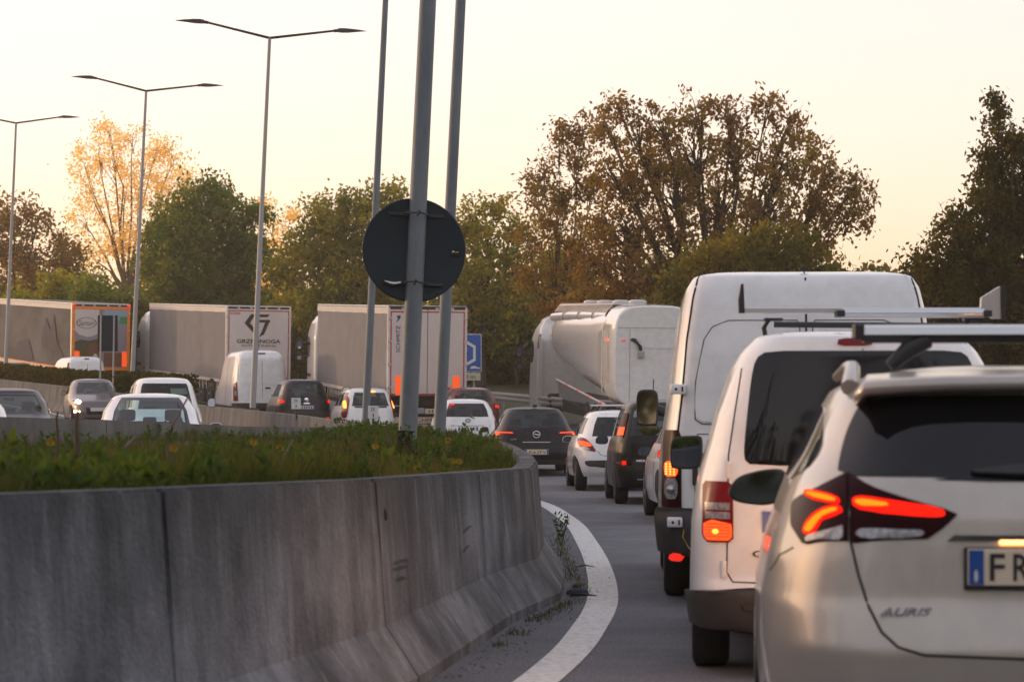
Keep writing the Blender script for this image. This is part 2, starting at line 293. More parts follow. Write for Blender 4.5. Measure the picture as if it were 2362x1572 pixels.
def linex(y, w=.115):
    s = (lx(y + .5) - lx(y - .5)); k = w * math.sqrt(1 + s * s); return [lx(y) - k, lx(y) + k]
sheet('edge_line', linex, list(np.arange(2, 115, .5)), .006, M['road_paint'])
sheet('road_edge_line', lambda y: [xB(y) - .75, xB(y) - .6], list(np.arange(33, 120, 1.0)), .006, M['road_paint'])
sheet('shoulder_line', lambda y: [xA(max(y, 8)) + 8.6, xA(max(y, 8)) + 8.75], list(np.arange(37, 130, 1.0)), .006, M['road_paint'])

sheet('tar_joint', lambda y: [.95, 9.0], [21.9, 21.935], .004, mat('tar', (.05, .05, .055), .8)); sheet('tar_joint', lambda y: [.95, 9.0], [34.0, 34.05], .004, M['tar'])
# ------------------------------------------------------------------ concrete barriers, segment by segment
def resample(path, step):
    p = [Vector(a) for a in path]; out = [p[0]]; acc = 0
    L = [0]
    for i in range(1, len(p)): L.append(L[-1] + (p[i] - p[i - 1]).length)
    n = max(1, round(L[-1] / step)); A = np.array([(q.x, q.y) for q in p]); S = np.array(L)
    s = np.linspace(0, L[-1], n + 1); return [(float(np.interp(k, S, A[:, 0])), float(np.interp(k, S, A[:, 1]))) for k in s]
PROF = [(.30, 0), (.30, .06), (.135, .31), (.085, .94), (.08, 1.0)]
def barrier(label, joints, ztop, zbase, m, name='concrete_barrier', bev=True):
    root = thing(name, label, 'concrete barrier')
    for k in range(len(joints) - 1):
        a, b = Vector(joints[k]), Vector(joints[k + 1]); d = (b - a).normalized()
        def dirat(i):
            q = Vector(joints[max(i - 1, 0)]); w = Vector(joints[min(i + 1, len(joints) - 1)]); return (w - q).normalized()
        rows = []; ns = 4
        for j in range(ns + 1):
            t = j / ns; g = .009 / (b - a).length; tt = g + t * (1 - 2 * g)
            c = a.lerp(b, tt); dd = dirat(k).lerp(dirat(k + 1), t).normalized(); nrm = Vector((dd.y, -dd.x))
            zb = zbase(c.x, c.y) - .03; zt = ztop(c.y); h = zt - zb; row = []
            for s in (1, -1):
                pr = PROF if s == 1 else PROF[::-1]
                for (o, z) in pr:
                    e = .008 if (j in (0, ns)) and z > .9 else 0
                    q = c + nrm * s * o; row.append((q.x, q.y, zb + z * h if z > .35 else zb + z + .03))
            rows.append(row)
        n = len(rows[0]); v = [p for r in rows for p in r]
        f = [((j) * n + i, j * n + i + 1, (j + 1) * n + i + 1, (j + 1) * n + i) for j in range(ns) for i in range(n - 1)]
        f += [tuple(range(n - 1, -1, -1)), tuple(ns * n + i for i in range(n))]
        o = mesh('segment', v, f, m, root)
        bm = bmesh.new(); bm.from_mesh(o.data); bmesh.ops.recalc_face_normals(bm, faces=bm.faces)
        es = [e for e in bm.edges if len(e.link_faces) == 2 and e.calc_face_angle(0) > .35 and max(v_.co.z for v_ in e.verts) > ztop(a.y) - .12]
        bmesh.ops.bevel(bm, geom=es, offset=.014, segments=2, affect='EDGES') if bev else None
        bm.to_mesh(o.data); bm.free()
    return root
jA = [(-2.7, 5.0), (-2.13, 6.6), (-1.37, 9.0), (-.76, 12.1), (-.30, 15.9), (.06, 17.9), (.13, 19.9)]
jA += resample([q for q in barA if q[1] >= 19.9], 2.6)[1:]
BA = barrier('stained grey concrete barrier in front, curving round the nose of the grassy island', jA, zAtop, gz, M['concrete'])
BB = barrier('pale concrete barrier on the far side of the island, beside the oncoming cars', resample(barB, 2.6), zBtop, gz, M['concrete_far'], bev=False)
# lifting hole in the near barrier
c = P(884, 1188, 12.3)
bm = bmesh.new(); bmesh.ops.create_icosphere(bm, subdivisions=2, radius=1); me = bpy.data.meshes.new('lifting_lug'); bm.to_mesh(me); bm.free()
hl = link('lifting_lug', me, BA, M['gap'], True); hl.location = (-.655, 12.3, .852); hl.scale = (.026, .05, .042)
def face_pt(y, z, off=.002):      # a point on the road-side face of the near barrier
    e = .2; dx = (xA(y + e) - xA(y - e)) / (2 * e); nrm = Vector((1, -dx)).normalized(); o = float(np.interp(z, [.31, .94, 1.0], [.135, .085, .08])) + off
    return Vector((xA(y) + nrm.x * o, y + nrm.y * o, z))
for y0, y1, z0, z1 in ((12.45, 12.95, .60, .585), (12.42, 12.9, .57, .555), (12.46, 12.8, .515, .50), (15.0, 15.35, .64, .66), (14.9, 15.2, .52, .545)):
    V = [face_pt(y0, z0 - .010), face_pt(y1, z1 - .004), face_pt(y1, z1 + .006), face_pt((y0 + y1) / 2, (z0 + z1) / 2 + .014), face_pt(y0, z0 + .006)]
    mesh('scuff_mark', V, [(0, 1, 2, 3, 4)], M['bumper_plastic'], BA)

# ------------------------------------------------------------------ island soil, grass, weeds
def isl_z(x, y):
    xr = xA(y); xl = xB(y) if y > 30 else (-5.1 - (30 - y) * .9)
    t = min(1, max(0, (xr - x) / max(.5, xr - xl))); zt = zBtop(y) - (.22 if y < 38 else max(.06, .22 - (y - 38) * .02)) if y > 30 else 1.0 + max(0, y - 20) * -.004
    base = zAtop(y) - .07; w = min(1, max(0, (x + 2.9) / 1.1)) * min(1, max(0, (y - 14) / 7)) * (1 if y < 38 else .4)
    return base + (zt - base) * t + .03 * math.sin(x * 1.7) * math.sin(y * .9) + .13 * w * math.sin(math.pi * min(1, t * 2) / 2) * (1 if t < .8 or y > 34 else (1 - t) / .2)
ys = list(np.concatenate([np.arange(5.2, 40, .5), np.arange(40, 124, 2.0)]))
def ix(y):
    xr = xA(y) - .06; xl = xB(y) + .06 if y > 19.5 else xr - 12
    return [xr + (xl - xr) * (k / 14) for k in range(15)]
sheet('island_soil', ix, ys, 0, M['earth'], zf=isl_z)
def leaves_mesh(name, C, U, V, m, parent=None, shape='leaf'):
    n = len(C)
    if shape == 'leaf': pts = np.stack([C - U, C - V * .5 + U * .1, C + U, C + V * .5 + U * .1], 1)
    else: pts = np.stack([C - V * .5, C + V * .5, C + U * .55 + V * .4, C + U], 1)
    pts = pts.reshape(-1, 3).astype(np.float32); me = bpy.data.meshes.new(name)
    me.vertices.add(4 * n); me.vertices.foreach_set('co', pts.ravel()); me.loops.add(4 * n); me.loops.foreach_set('vertex_index', np.arange(4 * n, dtype=np.int32))
    me.polygons.add(n); me.polygons.foreach_set('loop_start', np.arange(0, 4 * n, 4, dtype=np.int32)); me.polygons.foreach_set('loop_total', np.full(n, 4, dtype=np.int32))
    me.update(calc_edges=True); return link(name, me, parent, m)
def unit(n):
    a = RNG.normal(size=(n, 3)); return a / np.linalg.norm(a, axis=1, keepdims=True)
def blades(name, xy, h, w, m, kind='stuff', lean=.45, zf=isl_z):
    n = len(xy); z = np.array([zf(a, b) for a, b in xy]); C = np.column_stack([xy, z - .01])
    L = RNG.normal(size=(n, 2)) * lean; U = np.column_stack([L, np.ones(n)]) * h[:, None]
    a = RNG.uniform(0, np.pi, n); V = np.column_stack([np.cos(a), np.sin(a), np.zeros(n)]) * w[:, None]
    o = leaves_mesh(name, C, U, V, m, None, 'blade')
    if kind: o['kind'] = kind
    return o
def scatter_island(n, y0, y1, pw=2.0):
    u = RNG.uniform(0, 1, n); ia, ib = y0 ** (1 - pw), y1 ** (1 - pw); y = (ia + u * (ib - ia)) ** (1 / (1 - pw))
    x = []
    for q in y:
        xr = xA(q) - .10; xl = max(xB(q) + .1, -(CX + 500) * q / F) if q > 19.5 else max(xr - 12, -(CX + 500) * q / F)
        x.append(xr + (xl - xr) * RNG.uniform() if xl < xr else xr)
    return np.column_stack([x, y])
xy = scatter_island(130000, 6.5, 42, 1.4); k = np.array([.5 + .5 * math.sin(a * 2.1 + 1) * math.cos(b * 1.3) for a, b in xy])
blades('grass', xy, RNG.uniform(.04, .15, len(xy)) * (.45 + 1.1 * k), RNG.uniform(.004, .009, len(xy)), M['grass'])
xy = scatter_island(9000, 6.5, 38, 1.4); k = np.array([math.sin(a * 2.9 + 2) * math.sin(b * .9 + 1) + .25 * math.sin(b * 5) for a, b in xy]); xy = xy[k > .25]
blades('tall_grass', xy, RNG.uniform(.12, .30, len(xy)), RNG.uniform(.004, .008, len(xy)), M['grass'], lean=.3)
xy = scatter_island(1500, 6.5, 40, 1.4); blades('dry_stalks', xy, RNG.uniform(.08, .30, len(xy)), RNG.uniform(.003, .006, len(xy)), M['dry_stem'], lean=.35)
xy = scatter_island(16000, 40, 76, 1.2); blades('verge_grass', xy, RNG.uniform(.05, .14, len(xy)), RNG.uniform(.012, .022, len(xy)), M['grass'])
def rosettes(name, centers, nl, size, m, kind='stuff'):
    C = []; U = []; V = []
    for (x, y, z, s) in centers:
        for _ in range(nl):
            a = RNG.uniform(0, 2 * np.pi); el = RNG.uniform(.1, 1.3); l = size * s * RNG.uniform(.6, 1.2)
            d = np.array([math.cos(a) * math.cos(el), math.sin(a) * math.cos(el), math.sin(el)]); w = np.cross(d, [0, 0, 1.0]) + RNG.normal(size=3) * .2
            w /= np.linalg.norm(w); b = np.array([x, y, z + RNG.uniform(0, .08) * s]); C.append(b + d * l * .5); U.append(d * l * .5); V.append(w * l * .42)
    o = leaves_mesh(name, np.array(C), np.array(U), np.array(V), m)
    if kind: o['kind'] = kind
    return o
xy = scatter_island(2500, 7, 40, 1.4); rosettes('ground_weeds', [(a, b, isl_z(a, b) + RNG.uniform(0, .07) + (.06 if RNG.uniform() < .12 else 0), RNG.uniform(.5, 1.6)) for a, b in xy if math.sin(a * 3.1 + math.sin(b)) * math.sin(b * 1.4 + .6) + .4 * math.sin(a * 9 + b * 4) > -.02], 18, .052, M['weed'])
xy = scatter_island(420, 9, 38, 1.3); rosettes('dry_weeds', [(a, b, isl_z(a, b) + .04, RNG.uniform(.6, 1.4)) for a, b in xy if math.sin(a * 2.3 + 1) * math.sin(b * 1.1) > 0], 12, .04, M['leaf_dark'])
def weed_plant(x, y, z, h, label, n=40, m='weed', spread=.10, lsz=.05, group=None):
    r = thing('weed', label, 'weed', (x, y, z), group=group); V = []
    for s in range(3):
        a = RNG.uniform(0, 6.28); tip = (math.cos(a) * spread, math.sin(a) * spread, h * RNG.uniform(.7, 1)); V.append(tube_geo([(0, 0, -.02), (tip[0] * .4, tip[1] * .4, tip[2] * .5), tip], [.006, .005, .002], 5))
    g = join_geo(V); mesh('stem', g[0], g[1], M['dry_stem'], r, True)
    t = RNG.uniform(.2, 1, n); a = RNG.uniform(0, 6.28, n); rr = spread * (1.15 - .3 * t)
    C = np.column_stack([np.cos(a) * rr * t, np.sin(a) * rr * t, h * t]); D = unit(n) * .8 + np.array([0, 0, .5]); D /= np.linalg.norm(D, axis=1, keepdims=True)
    W = np.cross(D, unit(n)); U = D * lsz * .5 * RNG.uniform(.6, 1.3, (n, 1)); leaves_mesh('foliage', C, U, W * lsz * .5, M[m], r)
wl = [(905, 22, .30, 'tall leafy weed left of the sign pole, against the black estate'), (830, 24, .26, 'leafy weed at the foot of the lamp post behind the sign'), (740, 21, .22, 'low bushy weed in front of the concrete barrier, left of the sign pole'),
      (1035, 21, .24, 'leafy weed just right of the sign pole foot'), (1085, 22, .2, 'weed standing in front of the white hatchback plate'), (985, 20, .2, 'weed between sign pole and grey lamp post'),
      (520, 15, .26, 'thin weed with yellow tip in front of the white oncoming saloon'), (560, 17, .2, 'low weed under the white saloon wing mirror'), (250, 13.5, .16, 'blue-green leafy weed by the near barrier top, left part'), (340, 12.8, .14, 'spreading weed right above the first barrier joint'),
      (60, 13, .22, 'dark weed at the left edge of the picture'), (640, 16, .2, 'yellow-green weed in the middle of the island'), (1150, 20, .13, 'short weed near the nose of the island'), (150, 14.5, .26, 'dark brown weed in front of the headlight car'), (800, 30, .24, 'leafy weed where the far barrier bends, left of the slim lamp post'), (770, 27, .2, 'weed in front of the bend of the far barrier'), (870, 28, .24, 'leafy weed under the right IX 1 board'), (700, 28, .16, 'weed under the left IX 1 board'), (1110, 24, .2, 'leafy weed at the right end of the island, below the white city hatchback')]
for px, d, h, lb in wl:
    x = XP(px, d); weed_plant(x, d, isl_z(x, d), h * 1.15, lb, n=int(110), spread=.10 + h * .35, lsz=.055, group='weeds growing on the island')
# weeds along the kerb of the near barrier
xy = []
for _ in range(900):
    t = RNG.uniform(14.2, 19.5); xy.append((xA(t) + .33 + abs(RNG.normal()) * .06 + (.05), t))
xy = np.array(xy); keep = np.array([math.sin(b * 5.5) + math.sin(b * 2.3 + 1) > -.3 for a, b in xy]); xy = xy[keep]
blades('kerb_grass', xy, RNG.uniform(.02, .06, len(xy)), RNG.uniform(.005, .009, len(xy)), M['grass'], zf=lambda a, b: 0.0)
weed_plant(.52, 25.5, 0, .36, 'dark upright weed growing between barrier foot and white line', 60, spread=.10, lsz=.06)
xy = np.column_stack([RNG.normal(.5, .05, 260), RNG.uniform(19.8, 27, 260)]); blades('barrier_foot_grass', xy, RNG.uniform(.03, .09, 260), RNG.uniform(.006, .010, 260), M['grass'], zf=lambda a, b: 0.0)
# dandelion-like flowers
FL = ['in front of the white saloon mirror', 'in front of the far barrier joint', 'below the left IX 1 board', 'left of the sign pole, on open grass', 'low in the grass near the sign pole foot', 'just right of the left IX 1 board post', 'beside the thick lamp post foot', 'lower one under the white city hatchback', 'right of the low one under the white city hatchback', 'just left of the sign pole foot', 'in front of the sign pole foot', 'under the middle of the white saloon windscreen', 'beside the bent brown stem', 'at the far left, under the dark oncoming car']
for i, (px, d, dz) in enumerate([(583, 15.5, .26), (645, 17, .2), (700, 16, .16), (775, 17, .12), (865, 19, .15), (712, 15, .13), (1032, 21, .2), (1042, 18, .10), (1058, 18.2, .09), (885, 21, .12), (960, 17, .08), (500, 15, .15), (400, 14, .22), (115, 14, .25)]):
    x = XP(px, d); z = isl_z(x, d) + dz
    fl = thing('wild_flower', 'small yellow flower ' + FL[i], 'flower', (x, d, z - dz), group='yellow wild flowers in the island grass')
    tube('stem', [(0, 0, 0), (.004, 0, dz)], .0025, M['dry_stem'], fl, 5)
    V = [(.004, 0, dz)]; Fc = []
    for k2 in range(10):
        a = k2 * .628; V += [(.004 + math.cos(a + e) * r_, -.008 - .5 * math.sin(a + e) * r_, dz + math.sin(a + e) * r_ * .85) for e, r_ in ((-.25, .022), (0, .034), (.25, .022))]; Fc.append((0, 1 + 3 * k2, 2 + 3 * k2, 3 + 3 * k2))
    mesh('petals', V, Fc, M['petal'], fl)
# dry twigs
for pts, r_, lb in [([(392, 1080, 13), (385, 1030, 13), (400, 975, 13.1), (434, 915, 13.3)], .012, 'bent brown dry stem rising in front of the white oncoming saloon'),
                    ([(262, 1052, 12.6), (290, 1030, 12.7), (314, 1006, 12.8)], .014, 'short pale broken stick in the grass left of the bent stem'),
                    ([(625, 1110, 13.2), (650, 1060, 13.4), (676, 1014, 13.6)], .010, 'slanting brown twig in the middle of the island grass'),
                    ([(178, 1020, 12.4), (176, 980, 12.4), (180, 945, 12.4)], .016, 'dark thick dead stem in front of the headlight car'),
                    ([(133, 1000, 13), (130, 965, 13), (134, 948, 13)], .010, 'thin dark dead stem left of the thick one')]:
    q = [P(*a) for a in pts]; q = [P(pts[0][0], pts[0][1] + 40, pts[0][2])] + q; q[0].z = min(q[0].z, isl_z(q[0].x, q[0].y) - .01)
    o = tube('dry_twig', q, [r_, r_ * .9, r_ * .8] + [r_ * .45] * (len(q) - 3), M['dry_stem'], None, 6); tag(o, lb, 'twig')
# grit and small stones swept against the barrier foot
n = 900; yy = RNG.uniform(12.5, 30, n); xx = np.array([xA(v) + .34 for v in yy]) + np.abs(RNG.normal(size=n)) * .13; V = []; Fc = []
for x, y in zip(xx, yy):
    s = RNG.uniform(.003, .012); o_ = len(V); q = RNG.uniform(.6, 1.3, 5) * s
    V += [(x - q[0], y, .002), (x, y - q[1], .002), (x + q[2], y, .002), (x, y + q[3], .002), (x, y, .002 + q[4])]; Fc += [(o_, o_ + 1, o_ + 4), (o_ + 1, o_ + 2, o_ + 4), (o_ + 2, o_ + 3, o_ + 4), (o_ + 3, o_, o_ + 4)]
o = mesh('grit', V, Fc, M['concrete_far']); o['kind'] = 'stuff'
# litter by the barrier foot
bm = bmesh.new(); bmesh.ops.create_icosphere(bm, subdivisions=3, radius=.075)
for v in bm.verts: v.co = Vector((v.co.x * 1.1, v.co.y * .9, max(-.005, v.co.z * .55))) + Vector((math.sin(v.co.y * 60), math.cos(v.co.x * 50), abs(math.sin(v.co.x * 70 + v.co.y * 40)))) * .010
me = bpy.data.meshes.new('crumpled_rag'); bm.to_mesh(me); bm.free(); o = link('crumpled_rag', me, None, M['rag'], True); o.location = (XP(1332, 18.3), 18.3, .012); tag(o, 'crumpled dark blue rag on the asphalt beside the barrier foot', 'rag')
o = tube('dry_twig', [(XP(1318, 18.1), 18.1, .02), (XP(1345, 18.0), 18.0, .035), (XP(1376, 18.05), 18.05, .02)], [.010, .012, .004], M['black_plastic'], None, 6); tag(o, 'dark strip of rubber lying by the rag across the white line', 'rubber strip')
o.name = 'rubber_strip'
o = tube('dry_twig', [(XP(1328, 21.5), 21.5, .02), (XP(1350, 21.6), 21.6, .03), (XP(1372, 21.6), 21.6, .014)], [.006, .007, .003], M['dry_stem'], None, 6); tag(o, 'thin dark twig lying on the asphalt left of the white line', 'twig')

# ------------------------------------------------------------------ sign pole and lamp posts
def pole(name, label, base, top, r0, r1, foot=True, cat='pole', m='galvanised'):
    root = thing(name, label, cat, base); t = top - base
    tube('pole', [(0, 0, -.1), t * .5, t], [r0, (r0 + r1) / 2, r1], M[m], root, 20)
    if foot: tube('foot_band', [t.normalized() * -.10, t.normalized() * .03, t.normalized() * .12], [r0 * 1.03] * 3, M['bitumen'], root, 20)
    return root
b0 = P(938, 1022, 22.7); tp = P(938 + 55, -120, 22.7)
sp = pole('sign_pole', 'thick galvanised pole carrying the back of a round road sign, in the island', b0, tp, .088, .076, True, 'pole')
sg = thing('road_sign', 'dark round road sign seen from behind, strapped to the thick galvanised pole', 'road sign', P(955, 577, 22.55 + .16))
sg.rotation_euler = (0, R(2.8), R(10))
lathe('sign_plate', [(-.011, .47), (-.014, .482), (0, .488), (.012, .488), (.012, .47)], M['sign_back'], sg, 64, 'y')
for z, w in ((.33, .26), (-.31, .28)):
    br = box('bracket', -w, w, -.040, -.013, z - .016, z + .016, M['steel_dark'], sg, .003)
    cl = tube('clamp', [(-.115, -.02, z), (-.10, -.16, z), (0, -.255, z + .004), (.10, -.16, z - .004), (.115, -.02, z)], .008, M['steel_dark'], sg, 6)
    tube('clamp_bolt', [(-.02, -.255, z - .03), (.0, -.262, z + .02)], .012, M['steel_dark'], sg, 6)
tube('loose_strap', [(-.11, -.05, -.31), (-.18, -.06, -.325), (-.23, -.07, -.32), (-.27, -.075, -.305)], [.012, .016, .014, .005], M['aluminium'], sg, 6)
stk = box('maker_sticker', .345, .43, -.0165, -.0125, -.035, .025, M['gloss_black'], sg)
flat('sticker_print', [(.355, .0), (.366, .018), (.373, .018), (.38, .0), (.372, .0), (.369, .008), (.363, .0)], -.019, M['sign_white'], stk, .002)
text('sticker_print', 'adria', .404, -.018, .006, .034, .012, M['sign_white'], stk)
lampm = M['steel_dark']
def lamp_post(label, base, top, r0, r1, armL, armR, m='galvanised', full=True):
    root = pole('street_lamp', label, base, top, r0, r1, False, 'street lamp', m); root['group'] = 'twin-arm street lamps along the median'
    t = top - base
    if full:
        for s, arm in ((-1, armL), (1, armR)):
            e = arm - base; a = tube('arm', [t, e], [.038, .03], M['steel_dark'], root, 8)
            d = (e - t).normalized(); q = e - d * .05
            L = .78
            hd = mesh('lamp_head', [], [], M['steel_dark'], root)
            out = Vector((s, 0, -s * 0.0)); out = Vector((s, .0, .04 * (1 if s < 0 else -.6)))
            w = .15; V = []
            for tt, ww, zt, zb in ((0, .05, .05, -.05), (.12, .12, .055, -.045), (.35, .16, .045, -.035), (.7, .12, .025, -.012), (1, .02, .0, -.006)):
                c_ = q + out * tt * L; V += [c_ + Vector((0, -ww, zb)), c_ + Vector((0, ww, zb)), c_ + Vector((0, ww * .7, zt)), c_ + Vector((0, -ww * .7, zt))]
            Fc = [(0, 1, 2, 3)] + [(4 * i + k, 4 * i + (k + 1) % 4, 4 * i + 4 + (k + 1) % 4, 4 * i + 4 + k) for i in range(4) for k in range(4)] + [(19, 18, 17, 16)]
            hd.data.clear_geometry(); hd.data.from_pydata([tuple(x) for x in V], [], Fc); hd.data.materials.append(M['steel_dark']) if not hd.data.materials else None
            tube('joint', [q - d * .12, q + out * .05], .045, M['steel_dark'], root, 8)
    return root
def LP(label, d, bx, by, tx, ty, lx_, ly, rx_, ry_):
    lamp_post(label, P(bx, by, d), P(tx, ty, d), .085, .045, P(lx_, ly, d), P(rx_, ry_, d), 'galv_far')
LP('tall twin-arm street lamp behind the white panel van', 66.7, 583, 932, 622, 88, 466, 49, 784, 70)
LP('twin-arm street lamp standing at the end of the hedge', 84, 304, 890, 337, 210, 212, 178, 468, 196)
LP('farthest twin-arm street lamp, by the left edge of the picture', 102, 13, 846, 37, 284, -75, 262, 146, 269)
lamp_post('slim grey street lamp just left of the round sign, arms above the picture', P(843, 968, 48), P(905, -330, 48), .078, .05, P(720, -380, 48), P(1090, -350, 48), 'galvanised')
lamp_post('thicker grey street lamp just right of the round sign, arms above the picture', P(1013, 990, 33), P(1108, -900, 33), .085, .055, P(800, -980, 33), P(1400, -930, 33), 'galvanised')

# marker boards IX / 1
def marker(px, py, d, zb, label):
    c = P(px, py, d); r = thing('kilometre_marker', label, 'marker', (c.x, d, zb), group='small kilometre marker boards on the median')
    h = c.z - zb; tube('post', [(0, .02, 0), (0, .02, h)], .022, M['steel_dark'], r, 8)
    pl = box('board', -.10, .10, -.012, 0, h - .12, h + .12, M['plate_cool'], r, .004)
    text('print', 'IX', 0, -.014, h + .055, .075, .075, M['print_black'], pl); text('print', '1', 0, -.014, h - .06, .02, .07, M['print_black'], pl)
marker(683, 930, 52, zBtop(52) - .02, 'small white IX 1 marker board in front of the dark city car')
marker(861, 950, 46, 1.15, 'small pale IX 1 marker board just right of the slim lamp post')
# back of a rectangular sign in the hedge
r = thing('road_sign', 'grey back of a tall rectangular road sign on two posts, rising from the hedge', 'road sign', (XP(248, 80), 80, 2.0))
zz = P(0, 727, 80).z - 2.0; zb_ = P(0, 810, 80).z - 2.0
box('sign_plate', -.33, .33, .03, .05, zb_, zz, M['sign_back'], r, .004)
for s in (-.215, .215): tube('post', [(s - .03, 0, -.3), (s, 0, zz)], .032, M['galv_far'], r, 10)
# blue motorway sign with route symbol
r = thing('information_sign', 'blue sign with a white bent road symbol and a distance plate, behind the white trailer', 'road sign', (XP(1068, 100), 100, gz(XP(1068, 100), 100)))
g0 = r.location.z; zt = P(0, 770, 100).z - g0; zb_ = P(0, 857, 100).z - g0
pl = box('sign_plate', -.76, .76, 0, .03, zb_, zt, M['sign_white'], r, .01); box('blue_field', -.735, .735, -.006, -.001, zb_ + .025, zt - .025, M['sign_blue'], pl)
zc = (zt + zb_) / 2
for a, b in [((.06, .74), (.06, .5)), ((.06, .5), (.47, .25)), ((.47, .25), (.47, -.28)), ((.47, -.28), (.06, -.52)), ((.06, -.52), (.06, -.74)), ((.06, .5), (-.35, .25)), ((-.35, .25), (-.35, -.28)), ((-.35, -.28), (.06, -.52))]:
    a = Vector(a); b = Vector(b); n_ = (b - a).normalized(); w = Vector((-n_.y, n_.x)) * .055; e = n_ * .04
    flat('symbol', [((p := a - e + w).x, p.y + zc), ((p := b + e + w).x, p.y + zc), ((p := b + e - w).x, p.y + zc), ((p := a - e - w).x, p.y + zc)], -.012 - random.random() * .002, M['sign_white'], pl, .003)
flat('symbol', ellipse(.08, zc - .02, .13, .13), -.010, M['print_black'], pl, .003); flat('symbol', ellipse(.10, zc - .0, .05, .06), -.014, M['sign_white'], pl, .003); flat('symbol', ellipse(.04, zc - .07, .03, .03), -.014, M['sign_white'], pl, .003)
flat('symbol', [(.28, zc - .66), (.35, zc - .55), (.5, zc - .53), (.56, zc - .58), (.7, zc - .6), (.7, zc - .66), (.5, zc - .64)], -.012, M['sign_white'], pl, .003)
d_ = box('distance_plate', -.74, .72, 0, .03, zb_ - .36, zb_ - .04, M['sign_cream'], r, .01); text('print', '350 m', .14, -.005, zb_ - .2, .72, .19, M['print_black'], d_)
for s in (-.45, .45): tube('post', [(s, .08, -.2), (s, .08, zt - .1)], .045, M['galv_far'], r, 10)
# guard rail on the right
gr = thing('guard_rail', 'steel guard rail on the outer edge of the slip road, seen behind the red car', 'guard rail')
gp = [(-2.5, 112), (-1.0, 100), (-.4, 94), (1.2, 82), (3.0, 74), (6, 66)]; gzv = [P(0, 905, 112).z, P(0, 911, 100).z, P(0, 914, 94).z, P(0, 925, 82).z, P(0, 935, 74).z, 1.5]
V = []; Fc = []
for i, ((x, y), z) in enumerate(zip(gp, gzv)):
    for dz, dy in ((-.16, 0), (-.11, -.05), (-.04, -.05), (0, 0), (.04, -.05), (.11, -.05), (.16, 0)): V.append((x + dy * .5, y + dy, z + dz))
    if i: Fc += [((i - 1) * 7 + k, (i - 1) * 7 + k + 1, i * 7 + k + 1, i * 7 + k) for k in range(6)]
mesh('rail', V, Fc, M['galv_far'], gr, True)
for i in range(len(gp)): tube('post', [(gp[i][0] + .05, gp[i][1] + .1, gz(*gp[i]) - .1), (gp[i][0] + .05, gp[i][1] + .1, gzv[i] + .1)], .05, M['galv_far'], gr, 6)
